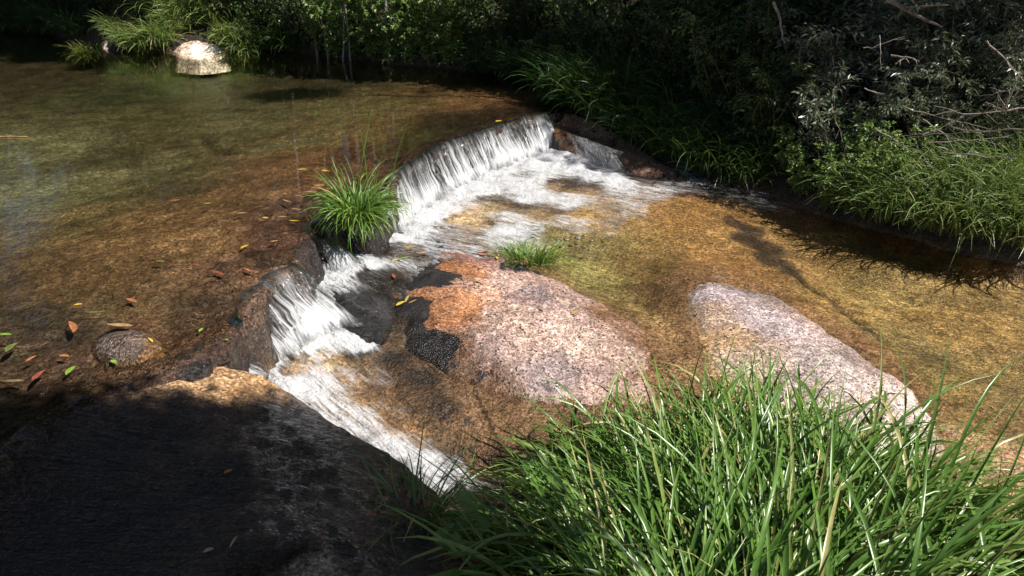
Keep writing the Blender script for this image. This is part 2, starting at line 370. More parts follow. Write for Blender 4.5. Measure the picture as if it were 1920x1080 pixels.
CL = [(900, 350, .3, .2, .1), (850, 440, .60, .42, .25), (1300, 400, .34, .19, .07), (1200, 330, .25, .14, .08), (1100, 400, .40, .25, .10), (1100, 460, .24, .19, .075), (1080, 510, .34, .30, .11), (1040, 480, .3, .28, .1),
      (1150, 560, .25, .19, .075), (1220, 480, .20, .13, .05), (1250, 540, .12, .07, .035), (1350, 480, .30, .165, .065), (1400, 500, .32, .175, .07), (1260, 640, .42, .26, .13),
      (1300, 720, .46, .29, .14), (1450, 560, .26, .14, .06), (1550, 540, .30, .19, .075), (1500, 450, .33, .20, .08), (1650, 500, .36, .25, .10), (1800, 560, .33, .21, .08), (1750, 650, .26, .185, .072),
      (1700, 600, .29, .21, .085), (1850, 750, .28, .18, .075), (1900, 700, .27, .19, .075), (1800, 830, .45, .25, .13), (1900, 880, .50, .29, .15), (1650, 650, .30, .16, .07), (1600, 625, .20, .10, .05), (1000, 380, .4, .27, .14),
      (560, 680, .52, .36, .19), (650, 730, .24, .145, .075), (760, 780, .18, .10, .05), (740, 720, .14, .08, .045), (690, 760, .22, .13, .065), (850, 800, .05, .03, .018), (850, 755, .08, .05, .03), (910, 775, .07, .045, .028), (960, 800, .06, .04, .025), (900, 850, .03, .02, .012), (700, 650, .10, .07, .05), (800, 720, .10, .06, .035),
      (640, 520, .08, .06, .05), (1400, 950, .035, .026, .014), (1100, 950, .02, .015, .01), (1700, 1000, .06, .04, .02), (500, 650, .36, .22, .12), (600, 560, .1, .07, .05), (1130, 330, .26, .15, .09), (1250, 335, .2, .11, .07)]
_cu = np.array([P(a, b, 0)[:2] for a, b, *_ in CU]); _cl = np.array([P(a, b, -.38)[:2] for a, b, *_ in CL])

def axis(segs):
    out = []
    for a, b, st in segs: out.append(np.arange(a, b, st))
    return np.concatenate(out+[[segs[-1][1]]])

gx = axis([(-60, -16, 2.0), (-16, -6, .16), (-6, -2.6, .05), (-2.6, 2.6, .0165), (2.6, 4.4, .03), (4.4, 9, .2), (9, 60, 2.5)])
gy = axis([(-30, 0, 1.5), (0, 1.6, .06), (1.6, 5.6, .0165), (5.6, 8.5, .028), (8.5, 13, .07), (13, 20, .3), (20, 70, 3.0)])
X, Y = np.meshgrid(gx, gy, indexing='ij')
gz, sl, sb, mup, mbk, crk, crk2 = ground(X, Y, True)
wx = X+fbm(X, Y, 3, 4, 51)*.35; wy = Y+fbm(X, Y, 3, 4, 52)*.5
dpt = sst(.7, 1.8, sl)[..., None]; colu = (np.array([.84, .92, 1.1])*dpt+np.array([.95, .97, 1.10])*(1-dpt))*idw(wx, wy, _cu, [c[2:] for c in CU], 4.5); coll = np.array([1.10, 1.12, 1.12])*idw(X+fbm(X, Y, 5, 4, 53)*.2, Y+fbm(X, Y, 5, 4, 54)*.25, _cl, [c[2:] for c in CL], 4.5)
mot = 1+fbm(X, Y, 5, 4, 55)[..., None]*0.9
rip_ = 1+.6*fbm(X*.9-Y*.4, Y*2.2+X*1.0, 7, 4, 64, .6)[..., None]; coll = coll*np.clip(rip_, .45, 1.6)
gcol = colu*mup[..., None]+coll*(1-mup[..., None])
gcol = gcol*np.clip(mot, .35, 1.8)
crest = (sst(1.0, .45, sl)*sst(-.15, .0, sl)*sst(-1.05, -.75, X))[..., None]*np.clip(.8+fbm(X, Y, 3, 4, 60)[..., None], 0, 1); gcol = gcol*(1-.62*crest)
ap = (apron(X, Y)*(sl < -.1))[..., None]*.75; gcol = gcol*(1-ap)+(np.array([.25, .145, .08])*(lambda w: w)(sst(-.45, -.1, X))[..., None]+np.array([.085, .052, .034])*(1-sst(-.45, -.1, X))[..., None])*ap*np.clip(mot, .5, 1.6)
face = np.exp(-((sl+.07)/.045)**2)[..., None]*np.clip(.75+fbm(X, Y, 5, 3, 56)*1.6, 0, 1)[..., None]
gcol = gcol*(1-face)+np.array([.05, .032, .02])*face
gcol = gcol*(1-.75*np.clip(crk+.6*crk2, 0, 1)[..., None])
soil = np.array([.032, .024, .014])*np.clip(1+fbm(X, Y, 4, 4, 57)*1.5, .3, 2)[..., None]
mb2 = sst(-.02, .12, sb)[..., None]; gcol = gcol*(1-mb2)+soil*mb2
wet = 0.55*(1-sst(0, .3, sb)); wet = np.where((sl < .25) & (sl > -.15), .95, wet)
black = np.clip(.62-np.abs(sl-.16)/.25+fbm(X, Y, 3, 3, 58)*.9, 0, 1)*(sl > -.2)*(sb < 0)*.62
black = np.where(sl < -.2, np.clip(.26+fbm(X*.6, Y, 2.2, 4, 59)*.8, 0, .5)*(sb < 0), black)
black = np.where(sl < -.2, np.maximum(black, .37*ap[..., 0]/.75), black)
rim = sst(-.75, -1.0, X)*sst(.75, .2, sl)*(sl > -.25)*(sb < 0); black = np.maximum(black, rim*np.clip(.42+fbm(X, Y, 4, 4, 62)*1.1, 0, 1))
black = np.maximum(black, np.exp(-((sl+.08)/.06)**2)*np.clip(.82+fbm(X, Y, 4, 3, 63), 0, 1)*(sb < 0))
for (px, py, r, a_) in [(1250, 540, .14, .5), (1290, 600, .12, .45), (1160, 600, .10, .4), (1250, 650, .12, .35), (1560, 590, .12, .4), (1480, 545, .10, .4), (1700, 700, .12, .4), (1880, 860, .2, .36), (1400, 640, .1, .4), (1150, 470, .10, .35), (1330, 530, .1, .45), (1395, 415, .16, 1.4), (1425, 440, .19, 1.4), (1460, 470, .16, 1.4), (1490, 492, .10, 1.3), (1530, 520, .06, 1.), (1550, 537, .05, 1.), (1570, 553, .05, 1.), (1590, 570, .05, 1.), (1610, 585, .05, 1.), (1630, 600, .05, .9), (700, 560, .16, .9), (690, 620, .14, .9), (745, 680, .12, .9), (790, 705, .14, .85), (835, 745, .12, .7), (770, 745, .09, .5), (720, 560, .2, .95), (750, 620, .18, .95), (820, 730, .10, .6), (680, 670, .12, .6), (870, 800, .16, .6), (940, 810, .16, .65), (880, 760, .1, .5), (1010, 800, .14, .5), (1210, 620, .08, .45)]:
    q = P(px, py, -.4); black = np.maximum(black, a_*np.exp(-((X-q[0])**2+(Y-q[1])**2)/r**2))  # splats in the crack wedge and beside the sedge put shade into colour
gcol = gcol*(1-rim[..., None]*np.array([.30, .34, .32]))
V = np.stack([X, Y, gz], -1).reshape(-1, 3)
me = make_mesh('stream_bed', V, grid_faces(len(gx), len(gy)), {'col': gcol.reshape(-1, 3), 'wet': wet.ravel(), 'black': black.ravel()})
tag(link('stream_bed', me, M_BED), kind='structure')

# ------------------------------------------------------------------ water surfaces
def masked_grid(xs, ys, keepfn, zfn):
    A, B = np.meshgrid(xs, ys, indexing='ij'); k = keepfn(A, B)
    F = grid_faces(len(xs), len(ys)); F = F[k.ravel()[F].all(1)]
    used = np.unique(F); rem = np.zeros(A.size, int); rem[used] = np.arange(len(used))
    a, b = A.ravel()[used], B.ravel()[used]
    return a, b, zfn(a, b), rem[F]

px_ = axis([(-16, -4, .3), (-4, 1.5, .035), (1.5, 1.8, .1)]); py_ = axis([(0, 2, .1), (2, 8.5, .035), (8.5, 18, .3)])
a, b, z, Fc = masked_grid(px_, py_, lambda x, y: (sdpoly(x, y, LIP) > -.012) & (sdpoly(x, y, BANK, -1) < .35),
                          lambda x, y: 0.004-0.012*(1-sst(0, .10, sdpoly(x, y, LIP)))+fbm(x, y, 9, 2, 61)*.004*(1-sst(.1, .6, sdpoly(x, y, LIP))))
tag(link('pool_water', make_mesh('pool_water', np.stack([a, b, z], -1), Fc), M_POOL), kind='structure')

FOAM = [(760, 430, 1), (800, 400, 1), (870, 360, 1), (930, 330, 1), (1000, 300, 1), (1050, 285, .95), (1060, 310, 1), (1120, 330, .95), (1170, 343, .8), (1230, 362, .4), (1290, 378, .1),
        (900, 365, .95), (960, 352, .8), (945, 386, .05), (920, 376, .2), (980, 392, .12), (860, 411, .05), (900, 417, .1), (825, 425, .45), (820, 402, 1), (1000, 340, .85), (1000, 322, .8), (985, 330, .5), (1050, 346, .12), (1090, 352, .03),
        (1000, 372, .8), (1070, 380, .6), (1130, 392, .25), (1190, 390, .4), (1250, 398, 0), (960, 432, .85), (930, 443, .6), (1000, 430, .5), (1080, 416, .4), (1130, 425, .25), (1200, 432, .1), (850, 438, .3), (890, 440, .25),
        (780, 425, 1), (730, 430, 1), (1010, 400, .15), (1100, 400, .12), (950, 408, .5), (1040, 440, .15), (1100, 460, 0), (1300, 420, 0), (1200, 480, 0), (1400, 450, 0), (1600, 500, 0), (1300, 600, 0), (1700, 700, 0), (1150, 310, .3), (1200, 335, .2),
        (640, 508, 1), (660, 498, 1), (625, 592, 1), (580, 620, 1), (560, 645, .95), (650, 618, 1), (685, 640, .75), (500, 690, .6), (540, 690, .2), (560, 675, .25), (720, 470, 0), (700, 520, 0), (712, 590, 0), (745, 640, 0), (775, 665, 0), (505, 660, .65), (600, 655, .5), (640, 668, .08), (700, 668, .12), (600, 722, .75), (560, 722, .7), (630, 720, .45), (670, 745, .2),
        (620, 695, .45), (700, 705, .25), (650, 765, .55), (690, 805, .6), (750, 845, .65), (800, 872, .65), (740, 790, .2), (790, 830, .25), (860, 885, .45), (700, 742, .15), (760, 745, .05), (800, 800, .05), (850, 830, 0), (740, 690, .08), (900, 870, .05), (650, 555, .25), (690, 560, .1), (620, 540, .6),
        (1100, 700, 0), (950, 780, 0), (1000, 500, 0), (900, 950, .1)]
_fx = np.array([P(a, b, zw_low(*P(a, b, -.35)[:2]))[:2] for a, b, c in FOAM])
sx_ = axis([(-1.4, 1.7, .0155), (1.7, 4.2, .04), (4.2, 8, .4)]); sy_ = axis([(1.5, 4.6, .0155), (4.6, 8.2, .022)])
LEFTCH = lambda x, y: (x < -.30+(3.6-y)*.35) & (y < 4.45)
def foamf(x, y): return idw(x+fbm(x, y, 9, 2, 71)*.07, y+fbm(x, y, 9, 2, 72)*.1, _fx, [[f[2]] for f in FOAM], 4)[..., 0]
a, b, z, Fc = masked_grid(sx_, sy_, lambda x, y: (sdpoly(x, y, LIP) < .03) & (sdpoly(x, y, BANK, -1) < .4), zw)
fo = np.clip(foamf(a, b)*1.02, 0, 1.1)
lc = LEFTCH(a, b)
ang = np.where(lc, math.radians(-42), math.radians(-24))
fl = np.stack([a*np.cos(ang)+b*np.sin(ang), -a*np.sin(ang)+b*np.cos(ang), np.where(lc, 7.0, 0.0)], -1)
z = z + fo*(fbm(fl[:, 0], fl[:, 1]*2, 6, 5, 73, .65)*.12+.02) + fbm(fl[:, 0], fl[:, 1]*2.5, 5, 3, 74)*.014
tag(link('stream_water', make_mesh('stream_water', np.stack([a, b, z], -1), Fc, {'foam': fo, 'flow': fl}), M_STREAM), kind='structure')

def water_sheet(lip_px, lip_z, foot_px, foot_z, label, dens=0.0, nu=160, nv=26, back=.05, densu=None, arc=1.3):
    n = len(lip_px)
    lz = lip_z if isinstance(lip_z, (list, tuple)) else [lip_z]*n; fz = foot_z if isinstance(foot_z, (list, tuple)) else [foot_z]*n
    A = smooth_curve([P(p[0], p[1], q) for p, q in zip(lip_px, lz)], nu); B = smooth_curve([P(p[0], p[1], q) for p, q in zip(foot_px, fz)], nu)
    u = np.concatenate([[0], np.cumsum(np.hypot(*np.diff(A[:, :2], axis=0).T))])
    v = np.linspace(0, 1, nv)
    d0 = (B-A)[:, :2]; d0 = d0/np.linalg.norm(d0, axis=1)[:, None]
    A[:, :2] += d0*(fbm(u, u*0+1.7, 5, 4, 85, .6)*.13)[:, None]; A[:, 2] += fbm(u, u*0+4.2, 9, 3, 86)*.03-.004
    H = (B-A); Hn = H[:, :2]/np.linalg.norm(H[:, :2], axis=1)[:, None]
    # over the lip, then a parabola; the last bit spreads outward into the foam
    jit = fbm(u*1.0, u*0+3.1, 28, 3, 81)
    pos = np.zeros((nu, nv, 3))
    for j, vv in enumerate(v):
        if vv < .12:
            t = vv/.12; pos[:, j, :2] = A[:, :2]-Hn*back*(1-t); pos[:, j, 2] = A[:, 2]-.006+.012*t
        else:
            t = (vv-.12)/.88
            pos[:, j, :2] = A[:, :2]+H[:, :2]*t**.9
            pos[:, j, 2] = A[:, 2]+.006+H[:, 2]*t**arc
    U, W = np.meshgrid(u, v, indexing='ij')
    rip = (fbm(U, W*.05, 26, 3, 82)*.045+fbm(U, W*.15, 70, 2, 83)*.016)*sst(.05, .4, W)
    tong = fbm(U, W*.25, 8, 3, 88)*.17*sst(.08, .55, W)*(1-.5*sst(.7, 1, W)); rip = rip+tong
    pos[:, :, 0] += Hn[:, 0, None]*rip; pos[:, :, 1] += Hn[:, 1, None]*rip
    dn = np.full(U.shape, float(dens))+fbm(U, W*.2, 4.5, 3, 87)*.8+fbm(U, W*.25, 8, 3, 88)*1.5
    e_ = np.minimum(U, u[-1]-U); dn -= .9*(1-sst(0, .09, e_+fbm(U, W, 9, 2, 84)*.05))
    if densu is not None: dn += np.interp(U/u[-1], np.linspace(0, 1, len(densu)), densu)
    fl = np.stack([U, W+jit[:, None]*.12, 0*U], -1).reshape(-1, 3)
    o = link('waterfall', make_mesh('waterfall', pos.reshape(-1, 3), grid_faces(nu, nv), {'flow': fl, 'dens': dn.ravel()}), M_FALL)
    return tag(o, label, 'waterfall')

water_sheet([(722, 348), (757, 310), (800, 285), (850, 261), (900, 244), (950, 229), (1000, 216), (1034, 211)], 0.0,
            [(745, 442), (790, 405), (838, 372), (888, 345), (935, 322), (980, 302), (1024, 288), (1052, 278)], -.29,
            'wide white curtain waterfall spilling over the long rock lip', 0.05, 420, 30)
water_sheet([(574, 436), (592, 420), (616, 408)], 0.0, [(622, 515), (648, 508), (676, 498)], -.22, 'narrow cascade falling just below the grass tuft toward the dark wet rock', .0, 90, 26, .05, None, 1.2)
water_sheet([(672, 405), (700, 380), (722, 350)], 0.0, [(690, 448), (722, 446), (748, 440)], -.28, 'short veil of water dropping beside the grass tuft into the foam', .1, 80)
water_sheet([(455, 598), (468, 562), (492, 524), (520, 505), (547, 490)], 0.0, [(470, 695), (525, 672), (585, 640), (635, 618), (676, 612)], -.27,
            'fan shaped cascade pouring through the notch into the sandy foaming basin', -.02, 200, 30, .05, [.05, -.35, -.3, .2, .25], 1.15)
water_sheet([(372, 655), (395, 635), (425, 618)], 0.0, [(462, 722), (492, 712), (512, 700)], -.25, 'thin glassy slide of water beside the sunlit brown rock top', .15, 90, 26, .03, None, 1.0)
water_sheet([(1062, 248), (1095, 258), (1125, 270), (1160, 286)], [-.06, -.08, -.10, -.12], [(1080, 305), (1110, 312), (1140, 318), (1172, 326)], -.30, 'small broken trickle over the brown ledge at the end of the lip', -.45, 120)

# ------------------------------------------------------------------ boulders
def boulder(name, outline, center, H, label, cat='boulder', mat=None, colc=None, wetc=None, blackc=None, pw=2.5, nr=60, na=220, zs=None, skirt=.3, rough=.03, seed=0, rot_noise=.02, group=None, sink=.012, grow=1.0):
    o3 = []
    for k, (a, b) in enumerate(outline):
        if zs is None:
            z = -.35
            for _ in range(6): q = P(a, b, z); z = float(zw(q[0], q[1]))
            z -= sink
        else: z = zs[k] if isinstance(zs, (list, tuple)) else zs
        o3.append(P(a, b, z))
    O = smooth_curve(o3, na, True)
    cz = float(O[:, 2].mean()); C0 = P(center[0], center[1], cz); C0[2] = 0
    s = np.concatenate([np.linspace(0.0, 1, nr), 1+np.linspace(.02, .12, 6)])
    R = np.zeros((na, len(s), 3))
    th = np.linspace(0, 2*math.pi, na, endpoint=False)
    nn = 1+fbm(np.cos(th)*2, np.sin(th)*2, 2.2, 4, seed+7)*rot_noise*4
    for j, t in enumerate(s):
        R[:, j, :2] = C0[:2]+grow*(O[:, :2]-C0[:2])*(t*nn if t > .5 else t*(1+(nn-1)*t*2))[:, None]
        zb = O[:, 2]*min(1, t)**1.5+cz*(1-min(1, t)**1.5)
        R[:, j, 2] = zb+H*(1-min(t, 1)**pw) - (skirt*((t-1)/.12)**.8 if t > 1 else 0)
    x, y = R[..., 0], R[..., 1]
    fade = np.clip(1.15-s, 0, 1)[None, :]**.4
    R[..., 2] += (fbm(x, y, 3.0, 5, seed+1)*rough*2.4+fbm(x, y, 16, 4, seed+2)*rough*.45)*fade
    base = C0.copy(); base[2] = cz-.1
    def field(ctrl, zc=cz): return idw(x+fbm(x, y, 6, 4, seed+3)*.12, y+fbm(x, y, 6, 4, seed+4)*.14, np.array([P(c[0], c[1], zc+H*.6)[:2] for c in ctrl]), [c[2:] for c in ctrl], 5)
    col = field(colc)
    col = col*np.clip(1+fbm(x, y, 4, 4, seed+5)*.5, .5, 1.5)[..., None]
    at = {'col': col.reshape(-1, 3), 'wet': (field(wetc)[..., 0] if wetc else 0*x+.1).ravel(), 'black': (field(blackc)[..., 0] if blackc else 0*x).ravel()}
    ob = link(name, make_mesh(name, R.reshape(-1, 3)-base, grid_faces(na, len(s), True), at), mat or M_GRANITE, loc=base)
    return tag(ob, label, cat, group)

PINK, GREY, ORNG, RUST, WETB = (.40, .275, .235), (.27, .205, .195), (.28, .125, .055), (.17, .09, .05), (.11, .066, .04)
boulder('granite_boulder', OUT_A,
        (945, 600), .10, 'low pink granite boulder with black algae and rust on its side by the cascade', pw=4.2, rough=.06, seed=100, rot_noise=.045, sink=.045, grow=1.0,
        colc=[(950, 540)+PINK, (1050, 620)+PINK, (1150, 680)+PINK, (950, 650)+PINK, (1000, 560)+GREY, (900, 500, .22, .12, .10), (850, 480, .25, .11, .07), (960, 500, .26, .16, .13), (980, 570, .28, .19, .17), (1080, 600, .36, .25, .21), (860, 530)+ORNG, (850, 590)+ORNG, (800, 600)+ORNG, (880, 580, .44, .2, .09), (900, 560, .45, .27, .2),
              (850, 660)+RUST, (900, 710)+RUST, (960, 740)+RUST, (800, 660)+WETB, (1130, 590)+RUST, (1200, 625)+RUST, (1250, 680)+RUST, (1160, 640, .36, .24, .19), (1190, 680, .36, .24, .19), (1060, 560, .36, .24, .2), (1020, 535, .34, .22, .18), (1100, 710)+PINK, (1180, 720, .34, .22, .18), (1050, 680)+GREY, (1100, 640, .45, .32, .26), (940, 600, .44, .30, .24), (1000, 640, .45, .31, .25)],
        blackc=[(720, 480, 1), (780, 470, 1), (760, 540, 1), (800, 510, 1), (800, 550, .95), (730, 600, 1), (835, 500, .3), (700, 560, 1), (765, 590, .9), (740, 640, 1), (790, 650, .85), (760, 690, 1), (860, 600, 0), (870, 520, 0), (810, 570, .35), (950, 480, .25), (990, 500, .6), (900, 465, .7), (850, 465, .7), (1030, 540, .35), (1100, 575, .3), (950, 560, .3), (1100, 650, 0), (1000, 530, .35), (1090, 690, .25), (940, 650, .15), (1050, 600, .25), (900, 700, .35), (850, 700, .45), (1200, 700, .15), (1000, 740, .3)],
        wetc=[(740, 520, .75), (950, 560, .05), (1100, 650, .05), (850, 700, .6), (950, 750, .7), (800, 660, .8), (1150, 610, .4), (900, 470, .5), (870, 560, .15)])
boulder('granite_slab', OUT_B,
        (1520, 700), .08, 'long pale lilac granite slab rising from the stream behind the grass', pw=4.0, rough=.04, seed=200, rot_noise=.04, sink=.035, grow=1.0,
        colc=[(1330, 560, .32, .255, .26), (1450, 620, .36, .29, .285), (1560, 690, .41, .33, .305), (1680, 770, .43, .33, .295), (1730, 820, .40, .295, .25), (1400, 690, .5, .36, .28), (1340, 650, .44, .28, .16), (1330, 720, .46, .29, .15), (1420, 780, .46, .3, .17), (1315, 600, .36, .25, .18), (1500, 600, .28, .2, .17), (1620, 685, .3, .22, .19), (1500, 740, .42, .33, .29)],
        wetc=[(1330, 560, .1), (1560, 690, .0), (1730, 820, .1)], blackc=[(1330, 560, .15), (1560, 690, .02), (1500, 600, .25), (1730, 820, .02), (1650, 700, .2)])
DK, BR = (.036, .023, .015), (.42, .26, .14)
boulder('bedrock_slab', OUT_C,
        (330, 960), .05, 'broad wet slab of bedrock coloured dark as shade below a brown crest', 'bedrock', M_FILM, pw=3.5, rough=.022, seed=300, nr=110, na=300, skirt=.3,
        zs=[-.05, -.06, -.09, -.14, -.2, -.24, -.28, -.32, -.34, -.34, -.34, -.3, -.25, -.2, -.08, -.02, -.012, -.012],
        colc=[(420, 730)+BR, (360, 730)+BR, (470, 740, .38, .22, .11), (420, 705, .46, .27, .15), (280, 745, .2, .12, .06), (450, 800, .06, .035, .02), (560, 790, .03, .018, .01), (300, 830)+DK, (100, 850)+DK, (500, 900, .024, .014, .009), (250, 1000)+DK, (700, 950, .03, .02, .013), (600, 1068, .22, .17, .12), (660, 1085, .2, .15, .1), (480, 1040)+DK, (560, 1010)+DK, (660, 1020)+DK, (740, 1050)+DK, (820, 1010)+DK, (520, 765, .05, .03, .018), (600, 812)+DK, (680, 862)+DK, (540, 850)+DK, (400, 800, .04, .025, .015), (700, 880, .035, .02, .012), (200, 950)+DK, (0, 900)+DK],  # dark points paint the slab's shade, the pale lower pair a sunlit patch
        wetc=[(420, 730, .35), (300, 850, 1), (480, 800, 1), (560, 850, 1), (600, 950, 1), (650, 1000, 1), (500, 900, 1), (200, 1000, 1), (600, 1065, .3), (700, 950, .9), (560, 780, .9), (250, 760, .9)], blackc=[(420, 730, .0), (360, 730, .05), (470, 745, .1), (400, 790, .5), (480, 820, .5), (560, 850, .5), (600, 930, .55), (650, 980, .5), (520, 960, .5), (300, 900, .5), (150, 950, .55), (700, 930, .5), (600, 1068, .05), (250, 800, .5), (680, 860, .5), (560, 790, .5), (500, 1020, .55), (780, 1000, .5), (250, 770, .4)])
boulder('wet_boulder', [(170, 655), (190, 632), (230, 622), (280, 626), (310, 648), (305, 668), (260, 682), (205, 682)], (240, 655), .055, 'low round wet stone glinting among fallen leaves on the pool rim', zs=-.01, mat=M_BED, pw=2.2, nr=30, na=90, seed=400, skirt=.1,
        colc=[(200, 640, .16, .12, .10), (240, 650, .14, .10, .08), (290, 650, .17, .09, .04)], wetc=[(240, 650, 1)], rough=.012)
boulder('wet_boulder', [(310, 690), (320, 662), (350, 645), (385, 652), (395, 680), (370, 700), (335, 706)], (350, 678), .02, 'black wet stone wedged between the rim and the brown crest', zs=-.04, mat=M_BED, pw=2.2, nr=24, na=80, seed=410, skirt=.12,
        colc=[(350, 680, .03, .025, .025)], wetc=[(350, 680, 1)], rough=.012)
boulder('wet_boulder', [(592, 560), (606, 530), (640, 516), (690, 508), (730, 525), (735, 590), (705, 630), (660, 622), (620, 596)], (658, 562), .06, 'dark glistening ledge stone between the narrow cascade and the pink boulder', zs=-.29, mat=M_FILM, pw=2.0, nr=40, na=110, seed=420, skirt=.2,
        colc=[(650, 560, .022, .02, .02)], wetc=[(650, 560, 1)], rough=.04)
boulder('rock_ledge', [(1034, 222), (1060, 212), (1110, 226), (1165, 258), (1225, 298), (1290, 335), (1270, 345), (1200, 335), (1160, 312), (1110, 296), (1065, 282), (1040, 258)], (1120, 270), .025, 'pinkish brown rock ledge running down from the end of the waterfall lip', 'ledge', M_GRANITE, pw=2.6, nr=34, na=140, seed=500, skirt=.25,
        zs=[-.07, -.03, -.08, -.16, -.25, -.32, -.34, -.32, -.3, -.28, -.26, -.16],
        colc=[(1060, 235, .34, .21, .15), (1070, 265, .2, .10, .05), (1130, 255, .28, .17, .12), (1180, 290, .2, .12, .08), (1240, 320, .14, .08, .06), (1110, 280, .14, .08, .05)], blackc=[(1060, 235, .2), (1100, 275, .45), (1180, 290, .35), (1240, 320, .5)], wetc=[(1060, 240, .4), (1150, 290, .6)], rough=.02)
boulder('far_boulder', [(322, 102), (325, 84), (345, 70), (380, 68), (410, 78), (422, 92), (422, 103), (370, 108)], (372, 92), .2, 'pale rounded boulder in the grass at the far shore of the pool', mat=M_PALE, zs=-.03, pw=2.6, nr=40, na=120, seed=600, skirt=.2, rough=.03,
        colc=[(345, 90, .74, .62, .54), (390, 90, .8, .72, .64), (335, 85, .6, .42, .33)])
boulder('far_stone', [(190, 92), (200, 84), (222, 82), (230, 88), (226, 94), (205, 96)], (212, 89), .14, 'small pale stone with a pink side beside the reedy grass at the far shore', 'stone', M_PALE, zs=-.02, pw=2.2, nr=20, na=60, seed=610, skirt=.1, rough=.02,
        colc=[(200, 90, .5, .3, .24), (222, 88, .6, .5, .46)])

# ------------------------------------------------------------------ fallen leaves and twigs (dropped where the photograph has them, on whatever surface lies there)
def ray_ground(px, py, off=0.0):
    a = (px-960)/FPX; b = (540-py)/FPX
    d = np.array([a, math.cos(PITCH)+b*math.sin(PITCH), -math.sin(PITCH)+b*math.cos(PITCH)])
    t = np.linspace(1.0, 40, 4000); x = d[0]*t; y = d[1]*t; z = CAMH+d[2]*t
    g = np.maximum(ground(x, y), np.where(sdpoly(x, y, LIP) > 0, 0, -9)); i = int(np.argmax(z < g)) if (z < g).any() else len(t)-1
    return np.array([x[i], y[i], g[i]+off])

bpy.context.view_layer.update()
DG = bpy.context.evaluated_depsgraph_get()
def drop(px, py):
    a = (px-960)/FPX; b = (540-py)/FPX
    d = Vector((a, math.cos(PITCH)+b*math.sin(PITCH), -math.sin(PITCH)+b*math.cos(PITCH))).normalized()
    ok, loc, nor, *_ = scene.ray_cast(DG, Vector((0, 0, CAMH)), d)
    if nor.z < 0: nor = -nor
    return loc, nor

def mat_dead(name, c):
    t = NT(name); n = t.noise(t.coord(), 60, 3); return t.surf(t.bsdf(t.mix(t.step(n, .35, .7), c, tuple(k*.55 for k in c)), .45, t.bump(n, .4, .002), .4))
LM = {'orange': mat_dead('leaf_orange', (.44, .17, .07)), 'red': mat_dead('leaf_red', (.30, .09, .05)), 'yellow': mat_dead('leaf_yellow', (.62, .42, .06)), 'green': mat_dead('leaf_green', (.22, .36, .05)),
      'olive': mat_dead('leaf_olive', (.15, .18, .05)), 'tan': mat_dead('leaf_tan', (.45, .28, .13)), 'pink': mat_dead('leaf_pink', (.5, .24, .18))}
def leaf_mesh(length, width, curl, n=9):
    s = np.linspace(0, 1, n); w = width*np.sin(np.pi*np.clip(s, .02, .98))**.8*.5; x = (s-.5)*length; zc = curl*length*((s-.5)**2*2)
    yb = .12*length*np.sin(s*2.4)
    v = np.concatenate([np.stack([x, yb-w, zc+w*.35+.003], -1), np.stack([x, yb, zc+.003], -1), np.stack([x, yb+w, zc+w*.35+.003], -1)])
    f = [[r*n+i, r*n+i+1, (r+1)*n+i+1, (r+1)*n+i] for r in range(2) for i in range(n-1)]
    return v, np.array(f)
